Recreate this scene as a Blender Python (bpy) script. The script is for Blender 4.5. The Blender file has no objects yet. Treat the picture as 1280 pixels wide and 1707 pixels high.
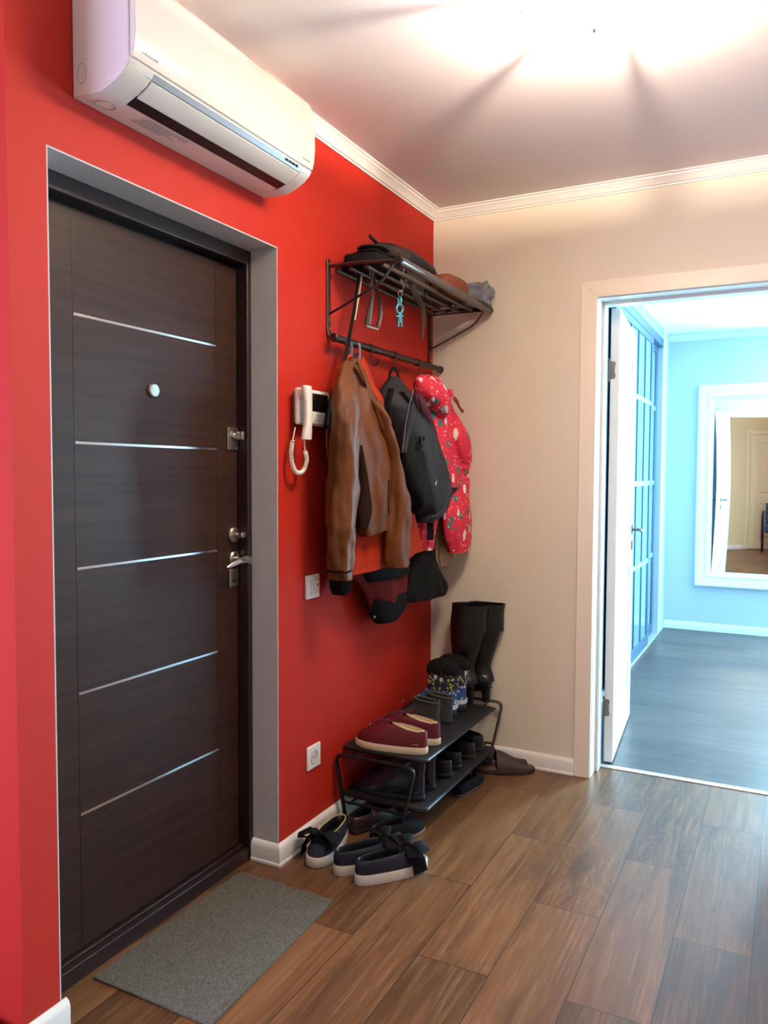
import bpy, bmesh, math, random
from mathutils import Vector, Matrix, noise
random.seed(7)
PI = math.pi
SC = bpy.context.scene
COL = SC.collection

# ------------------------------------------------------------------ camera
CAM = (1.4661, -3.3376, 1.2906); YAW, PITCH, ROLL, FPX = -0.4742, -0.0487, 0.0040, 1314.93
_f = Vector((math.sin(YAW)*math.cos(PITCH), math.cos(YAW)*math.cos(PITCH), math.sin(PITCH)))
_r = _f.cross(Vector((0, 0, 1))).normalized(); _u = _r.cross(_f)
_r, _u = (math.cos(ROLL)*_r + math.sin(ROLL)*_u), (-math.sin(ROLL)*_r + math.cos(ROLL)*_u)
cd = bpy.data.cameras.new('camera'); cam = bpy.data.objects.new('camera', cd); COL.objects.link(cam)
cd.sensor_fit = 'VERTICAL'; cd.sensor_height = 36.0; cd.sensor_width = 27.0; cd.lens = FPX/1707*36.0; cd.clip_start = 0.02
cam.matrix_world = Matrix(((_r.x, _u.x, -_f.x, CAM[0]), (_r.y, _u.y, -_f.y, CAM[1]), (_r.z, _u.z, -_f.z, CAM[2]), (0, 0, 0, 1)))
SC.camera = cam

def pj(p):                                  # world point -> photo pixel
    v = Vector(p) - Vector(CAM); d = v.dot(_f)
    return 640 + FPX*v.dot(_r)/d, 853.5 - FPX*v.dot(_u)/d
def at(px, py, axis, val):                  # photo pixel -> point on the plane axis = val
    d = _f + _r*((px-640)/FPX) - _u*((py-853.5)/FPX); i = 'xyz'.index(axis)
    return Vector(CAM) + d*((val-CAM[i])/d[i])

# ------------------------------------------------------------------ light and exposure
SC.view_settings.view_transform = 'Standard'; SC.view_settings.look = 'None'
SC.view_settings.exposure = 0.0; SC.view_settings.gamma = 1.0; SC.view_settings.use_curve_mapping = False
w = bpy.data.worlds.new('world'); SC.world = w; w.use_nodes = True
w.node_tree.nodes['Background'].inputs[0].default_value = (0.55, 0.8, 1.0, 1)
w.node_tree.nodes['Background'].inputs[1].default_value = 0.6
LAMP = (1.05, -1.37)
LAMP_COL = (1.0, 0.82, 0.63); LAMP_POINT = 128.0; BOWL_EMIT = 68.0
def area(name, loc, rot, sx, sy, power, color):
    l = bpy.data.lights.new(name, 'AREA'); l.shape = 'RECTANGLE'; l.size = sx; l.size_y = sy
    l.energy = power; l.color = color
    o = bpy.data.objects.new(name, l); COL.objects.link(o); o.location = loc; o.rotation_euler = rot
    return o
area('daylight_hall_window', (2.68, -2.95, 1.5), (0, PI/2, 0), 1.15, 1.2, 7, (0.55, 0.72, 1.0))
area('daylight_kitchen_window', (-1.25, -4.42, 1.15), (PI/2, 0, 0), 1.5, 1.0, 120, (0.58, 0.57, 1.0))
area('daylight_far_window', (2.42, 3.60, 1.35), (-PI/2, 0, 0), 1.0, 1.9, 560, (0.46, 0.80, 1.0))

# ------------------------------------------------------------------ materials
def lin(c):
    c = c/255.0
    return c/12.92 if c <= 0.04045 else ((c+0.055)/1.055)**2.4
def L(r, g, b): return (lin(r), lin(g), lin(b), 1)
_M = {}
def mat(name, rgb, rough=0.6, metal=0.0, bump=0.0, bscale=60.0, var=0.0, vscale=8.0, spec=0.5, sheen=0.0, coat=0.0, stretch=None):
    if name in _M: return _M[name]
    m = bpy.data.materials.new(name); m.use_nodes = True; n = m.node_tree; b = n.nodes['Principled BSDF']
    col = L(*rgb)
    b.inputs['Base Color'].default_value = col; b.inputs['Roughness'].default_value = rough; b.inputs['Metallic'].default_value = metal
    b.inputs['Specular IOR Level'].default_value = spec
    if sheen: b.inputs['Sheen Weight'].default_value = sheen
    if coat: b.inputs['Coat Weight'].default_value = coat
    tc = n.nodes.new('ShaderNodeTexCoord'); src = tc.outputs['Object']
    if stretch:
        mp = n.nodes.new('ShaderNodeMapping'); mp.inputs['Scale'].default_value = stretch; n.links.new(src, mp.inputs[0]); src = mp.outputs[0]
    if var:
        t = n.nodes.new('ShaderNodeTexNoise'); t.inputs['Scale'].default_value = vscale; t.inputs['Detail'].default_value = 5
        n.links.new(src, t.inputs['Vector'])
        mx = n.nodes.new('ShaderNodeMix'); mx.data_type = 'RGBA'
        mx.inputs[6].default_value = tuple(max(0, c*(1-var)) for c in col[:3])+(1,)
        mx.inputs[7].default_value = tuple(min(1, c*(1+var)) for c in col[:3])+(1,)
        n.links.new(t.outputs['Fac'], mx.inputs[0]); n.links.new(mx.outputs[2], b.inputs['Base Color'])
    if bump:
        t2 = n.nodes.new('ShaderNodeTexNoise'); t2.inputs['Scale'].default_value = bscale; t2.inputs['Detail'].default_value = 4
        n.links.new(src, t2.inputs['Vector'])
        bp = n.nodes.new('ShaderNodeBump'); bp.inputs['Strength'].default_value = bump; bp.inputs['Distance'].default_value = 0.004
        n.links.new(t2.outputs['Fac'], bp.inputs['Height']); n.links.new(bp.outputs[0], b.inputs['Normal'])
    _M[name] = m
    return m

class N:                                    # tiny node-tree helper
    def __init__(s, name):
        s.m = bpy.data.materials.new(name); s.m.use_nodes = True; s.t = s.m.node_tree; s.b = s.t.nodes['Principled BSDF']; _M[name] = s.m
    def new(s, kind, **kw):
        n = s.t.nodes.new(kind)
        for k, v in kw.items(): setattr(n, k, v)
        return n
    def put(s, sock, v):
        if hasattr(v, 'is_output') or isinstance(v, bpy.types.NodeSocket): s.t.links.new(v, sock)
        else: sock.default_value = v
    def math(s, op, a, b=0.0, c=None):
        n = s.new('ShaderNodeMath', operation=op); s.put(n.inputs[0], a); s.put(n.inputs[1], b)
        if c is not None: s.put(n.inputs[2], c)
        return n.outputs[0]
    def mix(s, f, a, b, mode='MIX'):
        n = s.new('ShaderNodeMix', data_type='RGBA', blend_type=mode); s.put(n.inputs[0], f); s.put(n.inputs[6], a); s.put(n.inputs[7], b)
        return n.outputs[2]
    def noise(s, vec, scale, detail=4, dist=0.0):
        n = s.new('ShaderNodeTexNoise'); s.put(n.inputs['Vector'], vec); n.inputs['Scale'].default_value = scale
        n.inputs['Detail'].default_value = detail; n.inputs['Distortion'].default_value = dist
        return n.outputs['Fac']
    def vec(s, x, y, z):
        n = s.new('ShaderNodeCombineXYZ'); s.put(n.inputs[0], x); s.put(n.inputs[1], y); s.put(n.inputs[2], z)
        return n.outputs[0]
    def obj(s): return s.new('ShaderNodeTexCoord').outputs['Object']
    def sep(s, v):
        n = s.new('ShaderNodeSeparateXYZ'); s.put(n.inputs[0], v); return n.outputs
    def ramp(s, f, lo, hi, a=0.0, b=1.0):
        n = s.new('ShaderNodeMapRange'); s.put(n.inputs[0], f)
        n.inputs[1].default_value = lo; n.inputs[2].default_value = hi; n.inputs[3].default_value = a; n.inputs[4].default_value = b
        return n.outputs[0]
    def bump(s, h, strength, dist=0.002):
        n = s.new('ShaderNodeBump'); n.inputs['Strength'].default_value = strength; n.inputs['Distance'].default_value = dist
        s.put(n.inputs['Height'], h); s.put(s.b.inputs['Normal'], n.outputs[0])

def plank_material(name, x0, wid, y0, ln, swap, cols, rough, groove=0.9, grain=1.0):
    """Wood-look planks: cell ids, per-plank tone, long grain and thin joints."""
    k = N(name); o = k.obj(); X, Y = k.sep(o)[0], k.sep(o)[1]
    if swap: X, Y = Y, X
    u = k.math('DIVIDE', k.math('SUBTRACT', X, x0), wid); row = k.math('FLOOR', u)
    par = k.math('MULTIPLY', k.math('FLOORED_MODULO', row, 2.0), 0.5)
    v = k.math('ADD', k.math('DIVIDE', k.math('SUBTRACT', Y, y0), ln), par); cell = k.math('FLOOR', v)
    fu = k.math('FRACT', u); fv = k.math('FRACT', v)
    wn = k.new('ShaderNodeTexWhiteNoise', noise_dimensions='3D'); k.put(wn.inputs['Vector'], k.vec(row, cell, 3.7))
    rnd = wn.outputs['Value']; r2 = k.sep(wn.outputs['Color'])[1]
    # distances to joints in metres
    du = k.math('MULTIPLY', k.math('MINIMUM', fu, k.math('SUBTRACT', 1.0, fu)), wid)
    dv = k.math('MULTIPLY', k.math('MINIMUM', fv, k.math('SUBTRACT', 1.0, fv)), ln)
    d = k.math('MINIMUM', du, dv); joint = k.ramp(d, 0.0008, 0.002, 1.0, 0.0)
    sh = k.math('MULTIPLY', rnd, 37.0)
    g1 = k.noise(k.vec(k.math('ADD', k.math('MULTIPLY', X, 9.0), sh), k.math('MULTIPLY', Y, 0.9), sh), 1.6, 6, 1.2)
    g2 = k.noise(k.vec(k.math('ADD', k.math('MULTIPLY', X, 70.0), sh), k.math('MULTIPLY', Y, 2.6), sh), 1.7, 5, 0.6)
    # cathedral figure: bands warped by low noise
    warp = k.noise(k.vec(k.math('ADD', k.math('MULTIPLY', X, 7.0), sh), k.math('MULTIPLY', Y, 1.6), sh), 1.0, 3, 0.5)
    bands = k.math('FRACT', k.math('MULTIPLY', warp, 17.0))
    bands = k.ramp(k.math('ABSOLUTE', k.math('SUBTRACT', bands, 0.5)), 0.30, 0.5, 0.0, 1.0)
    tone = k.math('ADD', k.math('MULTIPLY', g1, 0.95), k.math('MULTIPLY', k.math('SUBTRACT', rnd, 0.5), 0.35))
    c = k.mix(k.ramp(tone, 0.28, 0.78), cols[0], cols[1])
    c = k.mix(k.ramp(g2, 0.50, 0.78, 0.0, 0.55*grain), c, cols[2])
    c = k.mix(k.math('MULTIPLY', k.math('MULTIPLY', bands, k.ramp(r2, 0.45, 0.9, 0.0, 1.0)), 0.22*grain), c, cols[2])
    streak = k.ramp(k.noise(k.vec(k.math('ADD', k.math('MULTIPLY', X, 6.0), k.math('MULTIPLY', r2, 51.0)), k.math('MULTIPLY', Y, 1.4), sh), 1.5, 2), 0.56, 0.74, 0.0, 0.7)
    c = k.mix(k.math('MULTIPLY', streak, grain), c, cols[3])
    c = k.mix(k.math('MULTIPLY', joint, groove), c, (0.018, 0.012, 0.010, 1))
    k.put(k.b.inputs['Base Color'], c)
    k.put(k.b.inputs['Roughness'], k.ramp(g2, 0.3, 0.8, rough-0.05, rough+0.1)); k.b.inputs['Specular IOR Level'].default_value = 0.45
    k.bump(k.math('SUBTRACT', k.math('MULTIPLY', g2, 0.3), k.math('MULTIPLY', joint, 0.25)), 0.25, 0.001)
    return k.m

FLOOR = plank_material('hall_wood_tile', 0.01, 0.2, -1.06, 0.805, False, (L(82, 53, 31), L(124, 84, 51), L(154, 114, 76), L(72, 48, 36)), 0.38)
FARFLOOR = plank_material('grey_laminate', 0.25, 0.19, 0.0, 1.2, True, (L(60, 50, 46), L(90, 76, 70), L(108, 94, 86), L(54, 46, 44)), 0.36, 0.6, 0.5)

RED = mat('red_wall_paint', (180, 37, 20), 0.7, bump=0.10, bscale=260, var=0.03, vscale=90, spec=0.3)
CREAM = mat('cream_wallpaper', (226, 216, 198), 0.7, bump=0.3, bscale=300, var=0.025, vscale=120, spec=0.3, stretch=(1, 1, 1.6))
CEIL = mat('ceiling_paint', (238, 230, 228), 0.6, bump=0.1, bscale=300, spec=0.3)
PLASTER = mat('white_plaster', (196, 190, 190), 0.75, bump=0.3, bscale=320)
WHITE = mat('white_trim', (236, 232, 226), 0.35)
BLUEWALL = mat('pale_blue_wall', (186, 202, 212), 0.7, bump=0.15, bscale=250)
DOORWHITE = mat('white_door_lacquer', (238, 238, 236), 0.3)
CREAMDOOR = mat('cream_door_paint', (236, 228, 182), 0.4)
CHROME = mat('chrome', (205, 205, 208), 0.18, 1.0)
SATIN = mat('satin_nickel', (182, 176, 166), 0.34, 1.0)
BRASS = mat('brass', (190, 150, 80), 0.3, 1.0)
BLACK = mat('black_plastic', (18, 17, 18), 0.35)
PLASTIC = mat('white_plastic', (238, 234, 226), 0.3)
ACWHITE = mat('unit_white_plastic', (220, 212, 202), 0.32)
IRON = mat('brown_black_iron', (62, 45, 39), 0.42, 0.5, var=0.1)
GREYTUBE = mat('greyed_steel_tube', (92, 82, 78), 0.35, 0.6)

def wenge():
    k = N('wenge_veneer'); X, Y, Z = k.sep(k.obj())[:3]
    g = k.noise(k.vec(k.math('MULTIPLY', X, 3.0), k.math('MULTIPLY', Y, 1.3), k.math('MULTIPLY', Z, 42.0)), 1.5, 6, 0.4)
    g2 = k.noise(k.vec(X, k.math('MULTIPLY', Y, 6.0), k.math('MULTIPLY', Z, 240.0)), 1.5, 3)
    c = k.mix(k.ramp(g, 0.3, 0.75), L(42, 25, 20), L(60, 39, 32)); c = k.mix(k.ramp(g2, 0.5, 0.75, 0, 0.4), c, L(30, 20, 19))
    k.put(k.b.inputs['Base Color'], c); k.b.inputs['Roughness'].default_value = 0.45; k.b.inputs['Specular IOR Level'].default_value = 0.22
    k.bump(g2, 0.15, 0.001); return k.m
WENGE = wenge()
DARKFRAME = mat('dark_door_frame', (40, 24, 24), 0.4)

# ------------------------------------------------------------------ mesh helpers
class MB:
    def __init__(s): s.v = []; s.f = []
    def add(s, vs, fs):
        b = len(s.v); s.v += [tuple(p) for p in vs]; s.f += [tuple(i+b for i in q) for q in fs]; return s
    def box(s, a, b):
        x0, y0, z0 = (min(a[i], b[i]) for i in range(3)); x1, y1, z1 = (max(a[i], b[i]) for i in range(3))
        return s.add([(x0,y0,z0),(x1,y0,z0),(x1,y1,z0),(x0,y1,z0),(x0,y0,z1),(x1,y0,z1),(x1,y1,z1),(x0,y1,z1)],
                     [(0,3,2,1),(4,5,6,7),(0,1,5,4),(1,2,6,5),(2,3,7,6),(3,0,4,7)])
    def rings(s, R, cap0=True, cap1=True, closed=True):
        n = len(R[0]); vs = [p for r in R for p in r]; fs = []
        for i in range(len(R)-1):
            for j in range(n if closed else n-1):
                k = (j+1) % n; fs.append((i*n+j, i*n+k, (i+1)*n+k, (i+1)*n+j))
        if cap0: fs.append(tuple(reversed(range(n))))
        if cap1: fs.append(tuple((len(R)-1)*n+j for j in range(n)))
        return s.add(vs, fs)
    def tube(s, pts, r, n=10, closed=False, flat=None, up=None):
        P = [Vector(p) for p in pts]; m = len(P); rr = r if isinstance(r, (list, tuple)) else [r]*m; R = []
        T = []
        for i in range(m):
            a = P[(i-1) % m] if (closed or i) else P[0]; b = P[(i+1) % m] if (closed or i < m-1) else P[-1]
            t = (b-a); T.append(t.normalized() if t.length > 1e-9 else Vector((0, 0, 1)))
        u = Vector(up) if up else (Vector((0, 0, 1)) if abs(T[0].z) < 0.9 else Vector((1, 0, 0)))
        for i in range(m):
            a = (u - T[i]*u.dot(T[i]))
            a = a.normalized() if a.length > 1e-6 else T[i].orthogonal().normalized()
            if not up: u = a
            b = T[i].cross(a); fa, fb = (1, 1) if not flat else flat
            R.append([P[i] + a*(rr[i]*fa*math.cos(2*PI*j/n)) + b*(rr[i]*fb*math.sin(2*PI*j/n)) for j in range(n)])
        if closed: R.append(R[0]); return s.rings(R, False, False)
        return s.rings(R)
    def cyl(s, a, b, r, n=20): return s.tube([a, b], r, n)
    def lathe(s, c, axis, prof, n=32):          # prof: (radius, offset along axis)
        A = Vector(axis).normalized(); U = A.orthogonal().normalized(); V = A.cross(U); C = Vector(c)
        return s.rings([[C + A*h + (U*math.cos(2*PI*j/n) + V*math.sin(2*PI*j/n))*max(r, 1e-4) for j in range(n)] for r, h in prof])
    def ball(s, c, rx, ry=None, rz=None, n=16):
        ry = ry or rx; rz = rz or rx; C = Vector(c)
        return s.rings([[C + Vector((rx*math.sin(a)*math.cos(2*PI*j/n), ry*math.sin(a)*math.sin(2*PI*j/n), -rz*math.cos(a))) for j in range(n)]
                        for a in [max(1e-3, min(PI-1e-3, PI*i/10)) for i in range(11)]])
    def prism(s, prof, a, b, axis='y'):         # prof of 2-D points (x,z)/(y,z)/(x,y) swept along the axis
        f = {'y': lambda p, t: (p[0], t, p[1]), 'x': lambda p, t: (t, p[0], p[1]), 'z': lambda p, t: (p[0], p[1], t)}[axis]
        return s.rings([[f(p, a) for p in prof], [f(p, b) for p in prof]])

def put(name, mb, m, parent=None, smooth=True, bevel=0.0, sub=0, label=None, kind=None, angle=35):
    me = bpy.data.meshes.new(name); me.from_pydata(mb.v, [], mb.f)
    bm = bmesh.new(); bm.from_mesh(me); bmesh.ops.recalc_face_normals(bm, faces=bm.faces)
    bm.to_mesh(me); bm.free(); me.materials.append(m)
    o = bpy.data.objects.new(name, me); COL.objects.link(o)
    if smooth:
        me.polygons.foreach_set('use_smooth', [True]*len(me.polygons)); me.set_sharp_from_angle(angle=math.radians(angle))
    if bevel:
        md = o.modifiers.new('bevel', 'BEVEL'); md.width = bevel; md.segments = 3; md.limit_method = 'ANGLE'; md.angle_limit = math.radians(40)
        md.harden_normals = False
    if sub:
        md = o.modifiers.new('sub', 'SUBSURF'); md.levels = sub; md.render_levels = sub
    if parent is not None:
        o.parent = parent
        o.matrix_parent_inverse = Matrix.Translation(-parent.location)     # meshes are modelled in room coordinates
    if label: o['label'] = label
    if kind: o['kind'] = kind
    return o
def thing(name, label, cat, loc, group=None):
    o = bpy.data.objects.new(name, None); COL.objects.link(o); o.location = loc; o.empty_display_size = 0.05
    o['label'] = label; o['category'] = cat
    if group: o['group'] = group
    return o
def root(name, loc, kind='structure', label=None):
    o = bpy.data.objects.new(name, None); COL.objects.link(o); o.location = loc; o.empty_display_size = 0.05; o['kind'] = kind
    if label: o['label'] = label
    return o
def tag(o, label, cat, group=None):
    o['label'] = label; o['category'] = cat
    if group: o['group'] = group
    return o
def struct(name, mb, m, **kw): return put(name, mb, m, kind='structure', **kw)

# ------------------------------------------------------------------ room shell
H = 2.4726; YL, YR, HN = -2.104, -1.234, 2.004
XR, YB = 2.7, -4.0                       # hall right wall and rear wall
XD0, XD1, HD = 0.745, 1.545, 2.017       # interior doorway
FY, FX1 = 3.64, 3.6; FH = 2.441          # far room
struct('floor', MB().box((-2.4, -4.5, -0.05), (XR, 0.165, 0)), FLOOR, smooth=False, label='brown wood-look tiles in a brick layout across the hall')
struct('floor', MB().box((-0.3, 0.165, -0.05), (FX1, FY, -0.0)), FARFLOOR, smooth=False, label='grey laminate planks in the room beyond the doorway')
struct('ceiling', MB().box((-2.4, -4.5, H), (XR, 0.0, H+0.05)), CEIL, smooth=False)
struct('ceiling', MB().box((-0.3, 0.2, FH), (FX1, FY, FH+0.06)), mat('far_ceiling_paint', (225, 228, 230), 0.7), smooth=False)
wl = MB(); g = 0.004
wl.box((-0.4, -2.207, 0), (0, YL-g, H)).box((-0.4, YR+g, 0), (0, 0.0, H)).box((-0.4, YL-g, HN+g), (0, YR+g, H))
wl.box((-2.4, -2.207, 0), (-0.4, -2.05, H))
struct('wall_left', wl, RED, smooth=False, label='bright red painted wall around the entrance door')
rv = MB().box((-0.30, YR, 0), (-0.0005, YR+g, HN+g)).box((-0.30, YL-g, 0), (-0.0005, YL, HN+g)).box((-0.30, YL, HN), (-0.0005, YR, HN+g))
struct('trim_1', rv, PLASTER, smooth=False, label='pale grey plaster reveal lining the entrance door niche')
wb = MB().box((0, 0, 0), (XD0-0.035, 0.1, H)).box((XD1+0.035, 0, 0), (XR, 0.1, H)).box((XD0-0.035, 0, HD+0.035), (XD1+0.035, 0.1, H))
struct('wall_back', wb, CREAM, smooth=False, label='cream papered wall with the open doorway')
wf = MB().box((-0.3, 0.1, 0), (XD0-0.035, 0.2, FH+0.06)).box((XD1+0.035, 0.1, 0), (FX1, 0.2, FH+0.06)).box((XD0-0.035, 0.1, HD+0.035), (XD1+0.035, 0.2, FH+0.06))
struct('wall_near_far_room', wf, BLUEWALL, smooth=False)
wy0, wy1, wz0, wz1 = -3.6, -2.3, 0.85, 2.15
wr = MB().box((XR, -4.5, 0), (XR+0.2, wy0, H)).box((XR, wy1, 0), (XR+0.2, 0.1, H)).box((XR, wy0, 0), (XR+0.2, wy1, wz0)).box((XR, wy0, wz1), (XR+0.2, wy1, H))
struct('wall_right', wr, CREAM, smooth=False)
# wall behind the camera: solid on the right, a wide window on the left
bx0, bx1 = -2.1, -0.4
wk = MB().box((0.35, YB-0.15, 0), (XR, YB, H)).box((0.35, -4.5, 0), (0.5, YB-0.15, H)).box((-2.4, -4.65, 0), (bx0, -4.5, H)).box((bx1, -4.65, 0), (0.5, -4.5, H))
wk.box((bx0, -4.65, 0), (bx1, -4.5, 0.55)).box((bx0, -4.65, 1.75), (bx1, -4.5, H))
struct('wall_rear', wk, mat('yellow_cream_paint', (232, 222, 172), 0.7), smooth=False)
struct('wall_side', MB().box((-2.5, -4.65, 0), (-2.4, -2.05, H)), CREAM, smooth=False)
def window(name, axis, c, a0, a1, z0, z1, label):
    """white window frame with one mullion in an opening; c is the plane, a0..a1 its span"""
    r = root(name, (c, (a0+a1)/2, z0) if axis == 'x' else ((a0+a1)/2, c, z0), label=label)
    def bx(mb, p0, p1, q0, q1, d0, d1):
        return mb.box((c+d0, p0, q0), (c+d1, p1, q1)) if axis == 'x' else mb.box((p0, c+d0, q0), (p1, c+d1, q1))
    fr = MB(); t = 0.06; mid = (a0+a1)/2
    for p0, p1, q0, q1 in ((a0, a0+t, z0, z1), (a1-t, a1, z0, z1), (a0+t, a1-t, z0, z0+t), (a0+t, a1-t, z1-t, z1), (mid-0.04, mid+0.04, z0+t, z1-t)):
        bx(fr, p0, p1, q0, q1, -0.03, 0.03)
    put('window_frame', fr, WHITE, r, bevel=0.004)
    gm = mat('window_glass', (255, 255, 255), 0.0); gm.node_tree.nodes['Principled BSDF'].inputs['Transmission Weight'].default_value = 1.0
    bx2 = MB(); bx(bx2, a0+t, mid-0.04, z0+t, z1-t, -0.003, 0.003); bx(bx2, mid+0.04, a1-t, z0+t, z1-t, -0.003, 0.003)
    put('window_pane', bx2, gm, r, smooth=False)
window('window_1', 'x', XR+0.1, wy0, wy1, wz0, wz1, 'white framed window in the right wall of the hall')
window('window_2', 'y', -4.57, bx0, bx1, 0.55, 1.75, 'white framed window behind the camera on the left')
# far room walls
fx0, fx1, fz0, fz1 = 1.88, 2.96, 0.35, 2.3
struct('wall_far', MB().box((-0.3, FY, 0), (fx0, FY+0.2, FH)).box((fx1, FY, 0), (FX1, FY+0.2, FH)).box((fx0, FY, 0), (fx1, FY+0.2, fz0)).box((fx0, FY, fz1), (fx1, FY+0.2, FH)), BLUEWALL, smooth=False, label='pale blue wall that carries the mirror')
struct('wall_far_right', MB().box((FX1, 0.1, 0), (FX1+0.12, FY+0.2, FH)), BLUEWALL, smooth=False)
window('window_3', 'y', FY+0.1, fx0, fx1, fz0, fz1, 'white framed window beside the mirror in the far room')
struct('wall_far_left', MB().box((-0.42, 0.1, 0), (-0.3, FY+0.12, FH)), BLUEWALL, smooth=False)
struct('wall_pier', MB().box((-0.3, 3.30, 0), (0.55, FY, FH)), mat('pier_white_blue', (186, 204, 216), 0.7), smooth=False, label='short pale wall pier at the end of the wardrobe')

# mouldings
def extrude_profile(prof, path):
    """prof (out, z) swept along wall lines; path entries (p0, p1, outward normal, miter0, miter1)"""
    mb = MB()
    for p0, p1, n, m0, m1 in path:
        d = (Vector(p1)-Vector(p0)).normalized(); R = []
        for p, mt in ((p0, m0), (p1, -m1)):
            R.append([(p[0]+n[0]*o+d[0]*o*mt, p[1]+n[1]*o+d[1]*o*mt, z) for o, z in prof])
        mb.rings(R)
    return mb
crown = [(0, 2.4314), (0.006, 2.431), (0.007, 2.437), (0.013, 2.438), (0.020, 2.447), (0.031, 2.457), (0.037, 2.460), (0.038, 2.4645), (0.043, 2.466), (0.0475, 2.469), (0.0475, H-0.0005), (0, H-0.0005)]
struct('trim_2', extrude_profile(crown, [((0.0005, -2.207), (0.0005, -0.0005), (1, 0), 0, 1), ((0.0005, -0.0005), (XR, -0.0005), (0, -1), 1, 1),
       ((XR, -0.0005), (XR, YB), (-1, 0), 1, 1), ((XR, YB+0.0005), (0.35, YB+0.0005), (0, 1), 1, 0)]), WHITE, label='stepped white crown moulding around the hall ceiling')
fc = [(0, FH-0.05), (0.012, FH-0.048), (0.04, FH-0.015), (0.045, FH-0.0005), (0, FH-0.0005)]
struct('trim_3', extrude_profile(fc, [((0.55, FY-0.0005), (FX1, FY-0.0005), (0, -1), 0, 0)]), mat('far_trim', (224, 236, 240), 0.5), label='slim crown moulding in the far room')
bb = [(0, 0.0005), (0.018, 0.0005), (0.0185, 0.010), (0.015, 0.014), (0.0155, 0.055), (0.012, 0.066), (0.004, 0.0725), (0, 0.073)]
struct('baseboard_left', extrude_profile(bb, [((0.0005, YR), (0.0005, -0.0005), (1, 0), -1, 1), ((-0.10, YR-0.0005), (0.0005, YR-0.0005), (0, -1), 0, -1)]), WHITE, bevel=0.0015,
       label='white baseboard under the red wall wrapping into the door niche')
struct('baseboard_front', extrude_profile(bb, [((0.0005, -2.207), (0.0005, YL+0.012), (1, 0), -1, 0)]), WHITE, bevel=0.0015,
       label='white baseboard stub left of the entrance door')
struct('baseboard_back', extrude_profile(bb, [((0.0005, -0.0005), (0.676, -0.0005), (0, -1), 1, 0), ((1.62, -0.0005), (XR, -0.0005), (0, -1), 0, 1)]), WHITE, bevel=0.0015, label='white baseboard on the cream wall')
struct('baseboard_rear', extrude_profile(bb, [((XR, YB+0.0005), (1.72, YB+0.0005), (0, 1), 0, 0), ((0.76, YB+0.0005), (0.35, YB+0.0005), (0, 1), 0, 0)]), WHITE)
bf = [(0, 0.0005), (0.014, 0.0005), (0.014, 0.052), (0.008, 0.062), (0, 0.066)]
struct('baseboard_far', extrude_profile(bf, [((0.55, FY-0.0005), (FX1, FY-0.0005), (0, -1), 0, 0)]), mat('far_trim', (224, 236, 240), 0.5), label='white baseboard under the mirror wall')

# ------------------------------------------------------------------ entrance door
d1 = root('door_1', (-0.14, (YL+YR)/2, 0), label='dark brown entrance door with five thin metal inlay strips')
XF, XLF = -0.10, -0.14                    # frame face, leaf face
fr = MB()
for a, b in (((YL, 0), (YL+0.045, HN)), ((YR-0.022, 0), (YR, HN)), ((YL+0.045, HN-0.045), (YR-0.022, HN))):
    fr.box((-0.22, a[0], a[1]), (XF, b[0], b[1]))
put('door_frame', fr, DARKFRAME, d1, bevel=0.003)
put('threshold', MB().box((-0.22, YL+0.045, 0), (-0.104, YR-0.022, 0.045)).box((-0.22, YL+0.045, 0.045), (-0.125, YR-0.022, 0.052)), DARKFRAME, d1, bevel=0.003)
lf0, lf1 = YL+0.048, YR-0.026
put('leaf', MB().box((-0.20, lf0, 0.054), (XLF, lf1, HN-0.052)), WENGE, d1, bevel=0.003)
yA, yBn = at(127, 850, 'x', XLF)[1], at(361.5, 850, 'x', XLF)[1]
put('leaf_groove', MB().box((XLF-0.002, yA-0.0025, 0.06), (XLF+0.0006, yA, HN-0.056)).box((XLF-0.002, yBn, 0.06), (XLF+0.0006, yBn+0.0025, HN-0.056)), BLACK, d1, smooth=False)
for a, b in ((525, 577), (739, 748), (948, 918), (1157, 1087), (1360, 1251)):
    z = (at(130, a, 'x', XLF)[2]+at(361, b, 'x', XLF)[2])/2
    put('metal_inlay', MB().box((XLF-0.001, yA, z-0.0035), (XLF+0.0012, yBn, z+0.0035)), CHROME, d1, bevel=0.0005, label='thin bright metal strip')
ry = at(391, 850, 'x', XLF+0.01)[1]
p = at(254.5, 651, 'x', XLF)
put('peephole', MB().lathe((XLF, p.y, p.z), (1, 0, 0), [(0.0, 0.0), (0.0205, 0.0), (0.0205, 0.005), (0.017, 0.009), (0.0, 0.0095)]), SATIN, d1, label='round nickel peephole cover')
zc = at(387, 732, 'x', XLF)[2]; yc = at(386.5, 732, 'x', XLF)[1]
pl = put('lock_plate', MB().box((XLF, yc-0.026, zc-0.036), (XLF+0.005, yc+0.026, zc+0.038)), SATIN, d1, bevel=0.0015)
for sy in (-1, 1):
    for sz in (-1, 1):
        put('screw', MB().lathe((XLF+0.005, yc+sy*0.020, zc+sz*0.030), (1, 0, 0), [(0.0, 0), (0.0028, 0), (0.002, 0.0015), (0, 0.0017)], 12), CHROME, pl)
put('thumb_turn', MB().lathe((XLF+0.005, yc+0.004, zc+0.010), (1, 0, 0), [(0, 0), (0.012, 0), (0.011, 0.008), (0, 0.009)]).box((XLF+0.010, yc+0.010, zc-0.002), (XLF+0.034, yc+0.024, zc+0.024)), SATIN, pl, bevel=0.003)
c = at(392, 891, 'x', XLF)
rs = put('thumb_turn_rose', MB().lathe((XLF, c.y-0.012, c.z), (1, 0, 0), [(0, 0), (0.026, 0), (0.026, 0.006), (0.022, 0.011), (0.014, 0.012), (0, 0.012)]), SATIN, d1, label='round nickel rose with a thumb turn')
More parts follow.
